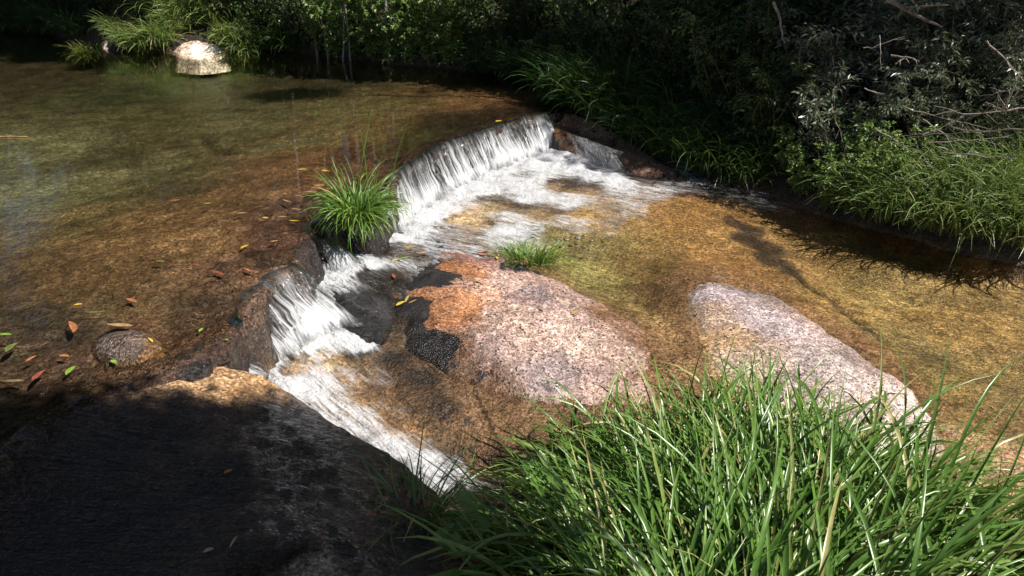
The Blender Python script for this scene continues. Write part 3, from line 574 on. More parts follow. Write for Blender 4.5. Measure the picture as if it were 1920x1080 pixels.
LEAVES = [  # px, py, angle in the picture, length in px, width ratio, colour, place key
 (132, 618, -48, 62, .22, 'orange', 'rim'), (245, 567, -25, 36, .28, 'orange', 'rim'), (225, 616, -8, 58, .24, 'tan', 'rim'), (405, 515, -25, 46, .2, 'red', 'rim'), (465, 510, -28, 30, .22, 'orange', 'rim'),
 (75, 708, 75, 42, .3, 'red', 'rim'), (120, 671, -10, 24, .4, 'orange', 'rim'), (147, 574, 5, 16, .45, 'yellow', 'pool'), (460, 465, 48, 26, .3, 'yellow', 'rim'), (213, 682, -30, 22, .5, 'green', 'rim'),
 (135, 698, 78, 36, .35, 'green', 'rim'), (24, 655, 80, 38, .4, 'olive', 'rim'), (10, 631, -8, 26, .35, 'green', 'rim'), (180, 590, 2, 46, .14, 'olive', 'pool'), (300, 493, -12, 22, .4, 'olive', 'pool'), (390, 384, 12, 15, .45, 'green', 'pool'),
 (378, 622, 70, 18, .4, 'green', 'rim'), (20, 721, -3, 52, .2, 'tan', 'rim'), (440, 1020, 65, 34, .16, 'tan', 'slab'), (392, 1036, 10, 22, .5, 'pink', 'slab'), (428, 888, 30, 20, .45, 'orange', 'slab'),
 (567, 320, 5, 20, .4, 'yellow', 'tuft'), (610, 323, -20, 22, .35, 'yellow', 'tuft'), (600, 351, 10, 22, .6, 'orange', 'tuft'), (617, 357, -30, 22, .35, 'orange', 'tuft'), (583, 362, 0, 30, .22, 'tan', 'tuft'), (560, 370, -20, 26, .2, 'orange', 'tuft'),
 (537, 380, -30, 30, .16, 'tan', 'tuft'), (575, 338, -8, 26, .18, 'red', 'tuft'), (556, 395, -15, 24, .2, 'tan', 'tuft'), (455, 402, 3, 18, .3, 'tan', 'tuft'), (497, 411, -20, 16, .5, 'yellow', 'tuft'), (552, 417, -8, 26, .2, 'yellow', 'tuft'), (530, 409, 5, 20, .25, 'tan', 'tuft'),
 (742, 492, 62, 40, .14, 'yellow', 'boulder'), (756, 488, 30, 44, .13, 'green', 'boulder'), (768, 466, 5, 26, .2, 'yellow', 'boulder'), (795, 476, 8, 24, .22, 'tan', 'boulder'), (752, 572, 35, 30, .3, 'yellow', 'boulder'), (766, 562, 55, 26, .3, 'yellow', 'boulder'),
 (775, 568, 20, 22, .3, 'tan', 'boulder'), (737, 520, -68, 22, .4, 'red', 'boulder'), (792, 502, -5, 30, .2, 'tan', 'boulder'), (898, 532, -14, 32, .18, 'tan', 'boulder'), (1011, 582, -55, 24, .26, 'orange', 'boulder'), (1080, 588, 18, 24, .24, 'yellow', 'boulder'),
 (932, 486, 78, 18, .35, 'yellow', 'boulder'), (905, 478, -15, 26, .5, 'pink', 'boulder'), (913, 472, -5, 20, .3, 'tan', 'boulder'), (935, 229, 20, 18, .35, 'yellow', 'lip'), (690, 968, 60, 26, .3, 'orange', 'slab'), (722, 966, 10, 24, .4, 'pink', 'slab'), (716, 945, 80, 18, .3, 'red', 'slab'),
 (330, 378, 10, 20, .25, 'orange', 'pool'), (425, 640, -40, 16, .4, 'green', 'rim'), (60, 676, 60, 26, .3, 'orange', 'rim'), (280, 640, -30, 18, .4, 'yellow', 'rim'), (370, 500, -20, 24, .2, 'red', 'rim'), (515, 455, 10, 18, .3, 'tan', 'rim')]
WHERE = {'rim': 'on the wet rim of the pool', 'pool': 'lying in the shallow pool', 'slab': 'on the shaded dark slab', 'tuft': 'caught behind the grass tuft at the lip', 'boulder': 'on the pink granite boulder', 'lip': 'on the lip of the wide waterfall'}
pend = []
for (px, py, an, L, wr, c, wh) in LEAVES:
    loc, nor = drop(px, py); dist = (loc-Vector((0, 0, CAMH))).length; pend.append((loc, nor, dist, an, L, wr, c, wh))
for loc, nor, dist, an, L, wr, c, wh in pend:
    ln = L*dist/FPX*.82; v, f = leaf_mesh(ln, ln*wr, random.uniform(.03, .2))
    o = link('fallen_leaf', make_mesh('fallen_leaf', v, f), LM[c])
    xd = Vector((math.cos(math.radians(an)), math.sin(math.radians(an))*1.6, 0)); xd = (xd-nor*xd.dot(nor)).normalized(); yd = nor.cross(xd)
    o.matrix_world = Matrix.Translation(loc+nor*.003) @ Matrix((xd, yd, nor)).transposed().to_4x4()
    tag(o, f'fallen {c} leaf {WHERE[wh]}', 'leaf', f'{c} fallen leaves {WHERE[wh]}')

def tube(pts, r0, r1, sides=6):
    pts = np.asarray(pts, float); n = len(pts); T = np.gradient(pts, axis=0); T /= np.linalg.norm(T, axis=1)[:, None]+1e-9
    up = np.where(np.abs(T[:, 2:3]) > .9, np.array([[1., 0, 0]]), np.array([[0, 0, 1.]])); A = np.cross(T, up); A /= np.linalg.norm(A, axis=1)[:, None]+1e-9; B = np.cross(T, A)
    th = np.linspace(0, 2*math.pi, sides, endpoint=False); r = np.linspace(r0, r1, n)
    V = pts[None]+(A[None]*np.cos(th)[:, None, None]+B[None]*np.sin(th)[:, None, None])*r[None, :, None]
    return V.reshape(-1, 3), grid_faces(sides, n, True)
def merge(parts):
    vs, fs, k = [], [], 0
    for v, f in parts: vs.append(v); fs.append(f+k); k += len(v)
    return np.concatenate(vs), np.concatenate(fs)
M_TWIG = mat_plain('grey_twig', (.34, .30, .27), (.15, .125, .105), .7, 40)
M_BARK = mat_plain('brown_bark', (.12, .085, .06), (.05, .036, .026), .85, 18, (1, 1, .25), .01)
M_STEM = mat_plain('green_stem', (.12, .14, .05), (.08, .07, .035), .6, 30)
loc, nor = drop(20, 258)
v, f = tube([[-.14, 0, .006], [0, .01, .008], [.14, .0, .006]], .006, .004)
o = link('floating_twig', make_mesh('floating_twig', v, f), LM['tan'], loc=loc); tag(o, 'straw coloured reed stick floating on the pool', 'twig')
for k, (px, py, r) in enumerate([(1062, 449, 12), (1083, 446, 13), (1096, 442, 9), (1109, 451, 9), (1106, 468, 8), (1046, 452, 8)]):
    loc, nor = drop(px, py); rr = r*.5*loc.length/FPX
    th, ph = np.meshgrid(np.linspace(0, 2*math.pi, 14, endpoint=False), np.linspace(0, math.pi, 8), indexing='ij')
    q = 1+fbm(np.cos(th)*2+k, np.sin(th)*2+ph, 1.5, 3, k)*.5
    v = np.stack([rr*q*np.sin(ph)*np.cos(th), rr*.8*q*np.sin(ph)*np.sin(th), rr*.55*q*np.cos(ph)], -1).reshape(-1, 3)
    o = link('pebble', make_mesh('pebble', v, grid_faces(14, 8, True), {'col': np.tile([.17, .15, .12], (len(v), 1)), 'wet': np.full(len(v), .5), 'black': np.zeros(len(v))}), M_PALE, loc=loc)
    tag(o, 'small pale pebble at the edge of the foam behind the pink boulder', 'pebble', 'pale pebbles in the shallow pool')

# ------------------------------------------------------------------ plants
G_FRONT = mat_leaf('sedge_green', (.05, .12, .02), (.155, .30, .052), (.48, .43, .17), .3, .3, .55)
G_TUFT = mat_leaf('tuft_green', (.08, .17, .03), (.18, .34, .06), (.42, .42, .12), .33, .3)
G_FAR = mat_leaf('reed_green', (.12, .19, .05), (.28, .40, .11), (.58, .5, .26), .45, .35)
G_DARK = mat_leaf('shade_grass', (.02, .055, .015), (.05, .12, .03), (.12, .18, .05), .4, .25)  # bank shade put into a darker green
L_A = mat_leaf('leaf_fresh', (.12, .21, .05), (.27, .42, .12), (.5, .58, .22), .38, .4)
L_B = mat_leaf('leaf_grey', (.08, .11, .065), (.18, .22, .15), (.36, .39, .3), .33, .2, .6)
G_HANG = mat_leaf('hanging_grass', (.08, .14, .04), (.2, .3, .09), (.42, .44, .22), .38, .3)
L_C = mat_leaf('leaf_dark', (.025, .05, .015), (.06, .115, .03), (.14, .2, .06), .4, .22)  # leaf colour darkened to stand in for shade in the wood
L_D = mat_leaf('leaf_yellow_green', (.12, .2, .02), (.24, .36, .05), (.36, .44, .08), .4, .35)
L_F = mat_leaf('fern_green', (.05, .12, .03), (.12, .25, .05), (.22, .34, .08), .45, .3)

def blades(base, az, length, lean, droop, width, seg=7, fold=True, tint=None):
    n = len(base); s = np.linspace(0, 1, seg+1); phi = lean[:, None]+droop[:, None]*s[None]**1.4
    ds = (length/seg)[:, None]; st = np.sin(phi)*ds; ct = np.cos(phi)*ds; st[:, 0] = 0; ct[:, 0] = 0
    h = np.cumsum(st, 1); z = np.cumsum(ct, 1)
    az2 = az[:, None]+rng.normal(0, .25, n)[:, None]*s[None]
    dx, dy = np.cos(az2), np.sin(az2)
    c = base[:, None, :]+np.stack([h*dx, h*dy, z], -1)
    tw = rng.normal(0, .7, n)[:, None]*(0.4+s[None]*.6)
    sd = np.stack([-dy*np.cos(tw), dx*np.cos(tw), np.sin(tw)], -1)
    w = width[:, None]*(.55+.45*np.minimum(1, s*5))[None]*(1-s[None]**2.6)*.5+.0003
    if fold:
        nrm = np.stack([-np.cos(phi)*dx, -np.cos(phi)*dy, np.sin(phi)], -1)
        V = np.stack([c-sd*w[..., None], c-nrm*(w*.5)[..., None], c+sd*w[..., None]], 2); k = 3
    else: V = np.stack([c-sd*w[..., None], c+sd*w[..., None]], 2); k = 2
    F = []
    for r in range(k-1):
        i = np.arange(seg)*k+r; F.append(np.stack([i, i+1, i+k+1, i+k], -1))
    F = np.concatenate(F); per = (seg+1)*k
    Fa = (F[None]+(np.arange(n)*per)[:, None, None]).reshape(-1, 4)
    ti = np.where(rng.random(n) < .06, 1.1, rng.beta(2.2, 2.6, n)) if tint is None else tint
    T = np.clip(ti[:, None]*.85+.16*(s[None]-.4), 0, 1)
    return V.reshape(-1, 3), Fa, np.repeat(T[..., None], k, 2).reshape(-1)

def tuft(name, n, spread, L, W, lean, droop, azc=None, azs=math.pi, fold=True, seg=7, tiltz=0.0):
    r = spread*np.sqrt(rng.random(n)); a = rng.random(n)*2*math.pi
    b = np.stack([r*np.cos(a), r*np.sin(a), -.02+0*r], -1)
    az = a+rng.normal(0, .7, n) if azc is None else azc+rng.normal(0, azs, n)
    le = rng.uniform(L[0], L[1], n)*np.where(rng.random(n) < .25, .65, 1)
    ln = np.abs(rng.normal(lean[0], lean[1], n)); dr = rng.uniform(droop[0], droop[1], n)
    v, f, t = blades(b, az, le, ln, dr, rng.uniform(W[0], W[1], n), seg, fold)
    return make_mesh(name, v, f, {'tint': t})

def leaves_mesh(pos, dirv, nrm, ln, wd, tint, fold=.25):
    n = len(pos); d = dirv/(np.linalg.norm(dirv, axis=1)[:, None]+1e-9)
    sd = np.cross(d, nrm); sd /= np.linalg.norm(sd, axis=1)[:, None]+1e-9; nn = np.cross(sd, d)
    ln = ln[:, None]; wd = wd[:, None]
    a = pos; m1 = pos+d*ln*.45+sd*wd*.5+nn*wd*fold; m2 = pos+d*ln*.45-sd*wd*.5+nn*wd*fold; tip = pos+d*ln-nn*ln*.12
    V = np.stack([a, m1, tip, m2], 1).reshape(-1, 3); k = np.arange(n)[:, None]*4
    F = np.concatenate([k+np.array([[0, 1, 2]]), k+np.array([[0, 2, 3]])])
    return V, F, np.repeat(tint, 4)

def shrub_proto(nm, h, r, stems, twigs, nleaf, ll, lw, lmat, smat, droopy=.2, narrow=False):
    """returns (stems mesh, foliage mesh)"""
    tubes, P0, D0 = [], [], []
    for i in range(stems):
        a = rng.random()*2*math.pi; rr = r*math.sqrt(rng.random()); hh = h*rng.uniform(.55, 1)
        tip = np.array([rr*math.cos(a), rr*math.sin(a), hh]); t = np.linspace(0, 1, 7)[:, None]
        b = np.array([rng.normal(0, .05*r), rng.normal(0, .05*r), -.05])
        bend = np.array([rng.normal(0, .12*h), rng.normal(0, .12*h), 0]); c = b+(tip-b)*t+bend*np.sin(t*math.pi)*.6; c[:, :2] *= (t**.35)
        tubes.append(tube(c, .004+.006*h, .0015, 5))
        for j in range(twigs):
            s = rng.uniform(.2, 1); k = min(int(s*6), 5); q = c[k]+(c[k+1]-c[k])*(s*6-k)
            a2 = rng.random()*2*math.pi; tl = rng.uniform(.15, .4)*r*1.2
            e = q+np.array([math.cos(a2)*tl, math.sin(a2)*tl, rng.uniform(-.1, .5)*tl])
            tubes.append(tube(np.stack([q, (q+e)/2+np.array([0, 0, .04*h]), e]), .003, .001, 4))
            m = max(1, nleaf//(stems*twigs)); u = rng.random(m)[:, None]
            P0.append(q+(e-q)*u+rng.normal(0, .02, (m, 3))); D0.append(np.tile(e-q, (m, 1))/(tl+1e-6)+rng.normal(0, .75, (m, 3))+np.array([0, 0, -droopy]))
    P0 = np.concatenate(P0); D0 = np.concatenate(D0); n = len(P0)
    N = rng.normal(0, .45, (n, 3))+np.array([.15, -.25, 1.0])
    v, f, t = leaves_mesh(P0, D0, N, rng.uniform(.6, 1.2, n)*ll, rng.uniform(.7, 1.2, n)*lw, rng.beta(2, 2.4, n))
    fm = make_mesh('foliage', v, f, {'tint': t}, False); fm.materials.append(lmat)
    sv, sf = merge(tubes); sm = make_mesh('stems', sv, sf); sm.materials.append(smat)
    return sm, fm

def fern_proto(nf, L, lmat):
    PV, D, N, ln, wd, tubes = [], [], [], [], [], []
    for i in range(nf):
        a = i/nf*2*math.pi+rng.normal(0, .3); le = L*rng.uniform(.7, 1.1); lean = rng.uniform(.3, .8); s = np.linspace(0, 1, 26)
        phi = lean+1.1*s**1.4; h = np.cumsum(np.sin(phi))*le/26; z = np.cumsum(np.cos(phi))*le/26
        c = np.stack([h*math.cos(a), h*math.sin(a), z-.02], -1); tubes.append(tube(c[::5], .004, .001, 4))
        sd = np.array([-math.sin(a), math.cos(a), 0]); fw = np.array([math.cos(a), math.sin(a), 0])
        for k in range(4, 26):
            w = le*.24*math.sin(math.pi*min(1, (k-2)/24)**.75)+.01
            for sg in (-1, 1):
                PV.append(c[k]); D.append(sd*sg+fw*.35+np.array([0, 0, -.15])+rng.normal(0, .1, 3)); N.append(np.array([fw[0]*math.sin(phi[k])*.2, fw[1]*.2, 1])); ln.append(w); wd.append(le*.045)
    v, f, t = leaves_mesh(np.array(PV), np.array(D), np.array(N), np.array(ln), np.array(wd), rng.beta(2, 2, len(PV)), .1)
    fm = make_mesh('fronds', v, f, {'tint': t}, False); fm.materials.append(lmat)
    sv, sf = merge(tubes); sm = make_mesh('stems', sv, sf); sm.materials.append(M_STEM)
    return sm, fm

PROTO = {'oval': [shrub_proto('a', 1.0, .42, 9, 9, 1100, .07, .042, L_A, M_STEM) for _ in range(2)],
         'lance': [shrub_proto('b', 1.2, .6, 10, 9, 1500, .085, .024, L_B, M_BARK, .3) for _ in range(2)],
         'dark': [shrub_proto('c', 1.3, .65, 10, 10, 1500, .07, .036, L_C, M_STEM, .3) for _ in range(2)],
         'yellow': [shrub_proto('d', .7, .14, 2, 9, 90, .06, .035, L_D, M_STEM)],
         'fern': [fern_proto(11, .7, L_F), fern_proto(9, .6, L_F)],
         'big': [shrub_proto('e', 3.2, 1.3, 14, 12, 3400, .11, .05, L_C, M_BARK, .3) for _ in range(2)]}
for pr in PROTO.values():
    for q in pr: q[1].name = 'foliage'
def shrub(kind, loc, sc, label, cat='shrub', group=None, rz=None, tilt=(0, 0)):
    sm, fm = random.choice(PROTO[kind]); nm = {'fern': 'fern', 'yellow': 'sapling'}.get(kind, 'shrub')
    e = link(nm, None); e.location = [float(c) for c in loc]; e.scale = (sc,)*3; e.rotation_euler = (tilt[0], tilt[1], random.uniform(0, 6.28) if rz is None else rz)
    link('stems', sm, parent=e); link('foliage' if kind != 'fern' else 'fronds', fm, parent=e)
    return tag(e, label, cat, group)

# --- the grass tuft in the waterfall
c = P(670, 425, -0.02)
o = link('grass_tuft', tuft('grass_tuft', 460, .065, (.24, .44), (.006, .011), (.12, .11), (.8, 3.1)), G_TUFT, loc=c); o.rotation_euler = (.16, .1, 0); o.scale = (.95, 1, 1.08); tag(o, 'bushy green grass tuft growing on the lip between two waterfalls', 'grass')
rs = np.random.default_rng(3)
v, f, t = blades(np.zeros((8, 3))+np.array([[.0, 0, 0]])+rs.normal(0, .05, (8, 3))*np.array([1, 1, 0]), rs.uniform(-.8, 2.2, 8), rs.uniform(.45, .66, 8), rs.uniform(.05, .3, 8), rs.uniform(.1, .7, 8), rs.uniform(.006, .009, 8))
for i in range(8):
    per = 8*3; sub = slice(i*per, (i+1)*per); link('blade', make_mesh('blade', v[sub], f[:len(f)//8], {'tint': t[sub]}), G_TUFT, parent=o)
# --- little tuft behind the pink boulder, tuft on the dark slab
c = P(990, 486, -.34); o = link('grass_tuft', tuft('grass_tuft', 190, .11, (.10, .20), (.004, .007), (.5, .3), (.4, 1.4)), G_TUFT, loc=c); o.scale = (1.5, 1, 1); tag(o, 'short bright grass tuft in the shallows behind the pink boulder', 'grass')
c = P(775, 965, -.31); o = link('grass_tuft', tuft('grass_tuft', 120, .10, (.18, .36), (.004, .007), (.6, .35), (.3, 1.5)), G_FRONT, loc=c); tag(o, 'thin sparse grass tuft on the edge of the dark slab', 'grass')

# --- big bed of sedge in the foreground: clumps that overlap
CL_ = [(1075, 955, 180, .32), (1130, 900, 150, .40), (1230, 880, 120, .42), (1330, 835, 95, .42), (1440, 830, 85, .44), (1550, 860, 50, .36), (1650, 910, 20, .34), (1110, 1030, 170, .46), (1250, 990, 120, .52), (1400, 950, 80, .52), (1540, 960, 45, .55), (1690, 980, 15, .55),
       (1040, 1100, 190, .5), (1200, 1130, 130, .55), (1380, 1090, 80, .6), (1560, 1090, 40, .62), (1740, 1080, 10, .62), (1880, 1050, 0, .5), (1480, 1220, 60, .6), (1700, 1210, 20, .6), (1900, 1190, 5, .6), (1250, 1260, 110, .55)]
for k, (px, py, az, L) in enumerate(CL_):
    py += 38 if py < 900 else 15; L *= .92
    c = ray_ground(px, py)
    n = 150; rt = max(0, min(1, (px-1350)/450))
    m = tuft('sedge_clump', n, .16, (L*.5, L*1.45), (.006, .020), (.36+.45*rt, .27), (.6, 2.6), math.radians(az), .85-.3*rt)
    o = link('sedge_clump', m, G_FRONT, loc=c)
    wh = 'at the dark pool edge of the green bed' if px < 1150 else 'at the foot of the pink boulder' if px < 1380 and py < 960 else 'in front of the pale lilac slab' if px < 1660 and py < 960 else 'sweeping out over the orange bedrock' if px > 1640 else 'in the thick middle of the green bed'
    tag(o, 'long glossy sedge clump '+wh, 'sedge', 'sedge clumps '+wh)
    for q in range(4):
        v, f, t = blades(np.array([[rng.normal(0, .07), rng.normal(0, .07), 0]]), np.array([math.radians(az)+rng.normal(0, .6)]), np.array([L*rng.uniform(1.15, 1.6)]), np.array([rng.uniform(.2, .6)]), np.array([rng.uniform(.8, 1.9)]), np.array([rng.uniform(.008, .012)]), 9)
        link('blade', make_mesh('blade', v, f, {'tint': t}), G_FRONT, parent=o)
# --- round leaved plant between tuft and sedge
c = P(878, 1010, -.36); e = link('round_leaf_plant', None, loc=c); tag(e, 'low plant with round green leaves between the slab and the sedge bed', 'plant')
tubes = []
ROUND = [(876, 938, 26), (848, 972, 24), (868, 992, 20), (838, 1008, 26), (902, 985, 20), (905, 958, 14), (862, 1028, 22), (890, 1040, 16), (915, 1012, 16), (836, 988, 16), (925, 985, 12), (880, 968, 18), (895, 1022, 18)]
for (px, py, r) in ROUND:
    q = P(px, py, -.26+rng.uniform(-.04, .05))-c; R = r*2.6/FPX; th = np.linspace(.25, 2*math.pi-.25, 15)
    v = np.concatenate([[[0, 0, -.15*R]], np.stack([np.cos(th)*R, np.sin(th)*R, .08*R*np.sin(th*3)], -1)]); f = np.array([[0, i+1, i+2] for i in range(14)])
    o = link('leaf', make_mesh('leaf', v, f, {'tint': np.full(len(v), rng.uniform(.4, .8))}), L_A, parent=e, loc=q); o.rotation_euler = (rng.normal(.15, .2), rng.normal(0, .2), rng.random()*6.28)
    tubes.append(tube(np.stack([np.zeros(3), q*.5+np.array([0, 0, -.02]), q+np.array([0, 0, -.15*R])]), .0025, .0018, 5))
sv, sf = merge(tubes); link('stems', make_mesh('stems', sv, sf), M_STEM, parent=e)

# --- grass along the far shore (left, sunlit)
far = [tuft('far_grass', 300, .22, (.45, .8), (.010, .02), (.35, .25), (.8, 1.9), -math.pi/2, 1.1, False, 6) for _ in range(3)]
for px, py, sc, d in [(165, 86, .8, 0), (205, 92, .65, .25), (240, 95, .75, .05), (270, 96, .9, .05), (300, 97, .95, .08), (325, 96, .85, .3), (345, 94, 1., .45), (375, 93, 1.05, .5), (405, 93, 1.05, .35), (432, 96, .95, .1), (455, 97, .9, .05), (285, 90, 1.1, .5), (310, 84, 1.1, .9), (340, 78, 1.1, 1.1), (270, 80, 1., 1.0), (370, 80, 1.05, 1.0), (400, 80, 1., .9)]:
    p = P(px, py, 0.0); p[1] += d; p[2] = float(ground(p[0], p[1]))
    o = link('shore_grass', random.choice(far), G_FAR, loc=p); o.scale = (sc*.85,)*3; o.rotation_euler = (0, 0, random.uniform(-.5, .5))
    tag(o, 'arching pale green grass clump around the far pale boulder', 'grass', 'grass clumps on the far shore')
dk = [tuft('shade_grass', 240, .26, (.35, .65), (.008, .014), (.35, .25), (.7, 1.9), -math.pi/2-.5, 1.2, False, 6) for _ in range(3)]
def dgrass(px, py, sc, mat, label, group, d=0.0, az=None):
    p = ray_ground(px, py); p[1] += d
    if d: p[2] = float(ground(p[0], p[1]))
    m = random.choice(dk).copy(); m.materials.clear(); o = link('bank_grass', m, mat, loc=p); o.scale = (sc,)*3; o.rotation_euler = (0, 0, random.uniform(-.6, .6) if az is None else az); tag(o, label, 'grass', group)
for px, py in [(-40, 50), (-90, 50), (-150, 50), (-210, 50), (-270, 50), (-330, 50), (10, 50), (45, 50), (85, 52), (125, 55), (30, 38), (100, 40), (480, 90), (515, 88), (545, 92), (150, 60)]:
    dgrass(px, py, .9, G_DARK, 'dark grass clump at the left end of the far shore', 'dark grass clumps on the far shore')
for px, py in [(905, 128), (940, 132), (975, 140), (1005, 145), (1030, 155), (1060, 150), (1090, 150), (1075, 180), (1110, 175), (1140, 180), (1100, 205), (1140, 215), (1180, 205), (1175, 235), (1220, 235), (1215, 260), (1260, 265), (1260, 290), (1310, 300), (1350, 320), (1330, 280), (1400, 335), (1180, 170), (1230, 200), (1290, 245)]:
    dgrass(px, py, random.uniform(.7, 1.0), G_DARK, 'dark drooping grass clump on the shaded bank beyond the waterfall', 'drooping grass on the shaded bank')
for px, py in [(1700, 400), (1745, 410), (1790, 420), (1835, 430), (1880, 430), (1920, 440), (1720, 360), (1770, 365), (1820, 375), (1870, 380), (1915, 380), (1850, 330), (1900, 330), (1800, 330), (1660, 400), (1960, 420)]:
    dgrass(px, py, random.uniform(.7, .95), G_HANG, 'bright grass clump hanging over the bank below the dead branches', 'hanging grass on the right bank', 0, random.uniform(-1.2, .2))

# --- shrubs
for px, py, k, sc in [(600, 100, 'oval', .6), (630, 108, 'oval', .7), (665, 110, 'oval', .62), (700, 114, 'oval', .6), (735, 117, 'oval', .66), (770, 120, 'oval', .6), (805, 122, 'oval', .62), (840, 125, 'oval', .55), (650, 95, 'oval', .95), (700, 95, 'oval', .9), (745, 98, 'oval', .95), (790, 100, 'oval', .9), (830, 105, 'oval', .9), (620, 85, 'oval', 1.0), (680, 75, 'oval', 1.1), (770, 80, 'oval', 1.1), (850, 95, 'oval', .8)]:
    shrub(k, ray_ground(px, py), sc, *(lambda w: ('leafy fresh green shrub '+w, 'shrub', 'green shrubs '+w))('overhanging the water at the end of the pool' if sc < .7 else 'in the tall row behind the waterside shrubs'))
for px, py, k, sc in [(955, 135, 'oval', .38), (1000, 140, 'oval', .4), (925, 128, 'oval', .4), (1050, 142, 'oval', .35), (1590, 395, 'oval', .42), (1560, 375, 'oval', .42), (1630, 385, 'oval', .45), (1545, 400, 'oval', .3), (1640, 420, 'oval', .3), (1680, 370, 'oval', .5), (1600, 340, 'oval', .5), (1480, 330, 'oval', .4), (1500, 370, 'oval', .35)]:
    shrub(k, ray_ground(px, py), sc, 'low leafy herb clump at the foot of the ' + ('shaded bank by the pool' if px < 1200 else 'right bank above the stream'), 'shrub', 'herbs by the pool' if px < 1200 else 'herbs on the right bank')
for px, py, sc in [(1060, 95, .75), (1080, 105, .7), (1010, 45, 1.), (1090, 40, 1.0), (1140, 60, .9), (870, 40, .9)]:
    shrub('fern', ray_ground(px, py), sc, 'feathery fern catching the sun in front of the dark wood', 'fern', 'ferns on the shaded bank')
shrub('yellow', ray_ground(1180, 152), .72, 'single upright yellow green sapling glowing against the dark bank', 'sapling')
for px, py, sc in [(1560, 330, .7), (1620, 290, .8), (1700, 260, .8), (1780, 250, .85), (1850, 240, .9), (1910, 230, .9), (1500, 250, .8), (1660, 200, 1.), (1750, 170, 1.), (1830, 150, 1.), (1900, 130, 1.), (1580, 180, 1.), (1960, 280, .9), (1720, 310, .5), (1800, 300, .5), (1880, 300, .5), (1760, 90, 1.1), (1860, 60, 1.1)]:
    shrub('lance', ray_ground(px, py), sc, *(lambda w: ('grey green narrow leaved bush '+w, 'shrub', 'grey green bushes '+w))('just above the hanging grass' if py > 285 else 'among the dead branches' if py > 160 else 'high on the bank behind the dead branches'))
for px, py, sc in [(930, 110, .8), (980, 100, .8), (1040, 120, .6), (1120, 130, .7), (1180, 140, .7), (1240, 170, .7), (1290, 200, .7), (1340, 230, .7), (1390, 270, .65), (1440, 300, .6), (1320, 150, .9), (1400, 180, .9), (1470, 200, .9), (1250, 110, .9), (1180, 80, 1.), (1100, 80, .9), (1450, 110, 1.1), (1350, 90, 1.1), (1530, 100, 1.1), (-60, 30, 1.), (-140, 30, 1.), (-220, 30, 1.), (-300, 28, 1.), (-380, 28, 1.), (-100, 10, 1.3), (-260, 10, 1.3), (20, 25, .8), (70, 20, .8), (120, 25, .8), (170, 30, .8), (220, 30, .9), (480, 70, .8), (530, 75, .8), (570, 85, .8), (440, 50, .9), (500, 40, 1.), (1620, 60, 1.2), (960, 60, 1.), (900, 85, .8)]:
    shrub('dark', ray_ground(px, py), sc, *(lambda w: ('leafy bush coloured dark as if in deep shade '+w, 'shrub', 'dark bushes '+w))('behind the reedy grass left of the pale boulder' if px < 300 else 'between the pale boulder and the pool shrubs' if px < 600 else 'behind the ferns above the pool' if px < 1110 else 'above the end of the waterfall lip' if px < 1320 else 'between the waterfall and the dead branches'))
k = 0
while k < 42:
    x = random.uniform(-13, 10); y = random.uniform(5, 19); s_ = float(sdpoly(np.array([x]), np.array([y]), BANK, -1)[0])
    if s_ < (2.2 if x < 0 else 2.8) or s_ > 6 or y < 4 or (x > 1.5 and y < 9.0): continue
    shrub('big', (x, y, float(ground(x, y))-.1), random.uniform(.7, 1.15), 'tall dark thicket bush filling the wood behind the stream', 'shrub', 'thicket bushes of the wood'); k += 1

# --- dead branches on the right bank
def branch(p0, p1, r, label, subs=3):
    p0 = np.array(p0); p1 = np.array(p1); t = np.linspace(0, 1, 9)[:, None]; L = np.linalg.norm(p1-p0)
    c = p0+(p1-p0)*t+np.cumsum(rng.normal(0, .018*L, (9, 3)), 0)
    e = link('dead_branch', make_mesh('dead_branch', tube(c-p0, r, r*.35, 6)[0], grid_faces(6, 9, True)), M_TWIG, loc=p0); tag(e, label, 'branch', 'dead branches on the right bank')
    for j in range(subs):
        q = c[rng.integers(2, 8)]; d = (p1-p0)/L*.5+rng.normal(0, .45, 3); l2 = L*rng.uniform(.2, .45); tt = np.linspace(0, 1, 5)[:, None]
        cc = q+d*l2*tt+np.cumsum(rng.normal(0, .02*l2, (5, 3)), 0)-p0
        link('twig', make_mesh('twig', tube(cc, r*.5, r*.2, 5)[0], grid_faces(5, 5, True)), M_TWIG, parent=e)
def PY(px, py, y):
    a = (px-960)/FPX; b = (540-py)/FPX; dy = math.cos(PITCH)+b*math.sin(PITCH); t = y/dy; return np.array([a*t, y, CAMH+(-math.sin(PITCH)+b*math.cos(PITCH))*t])
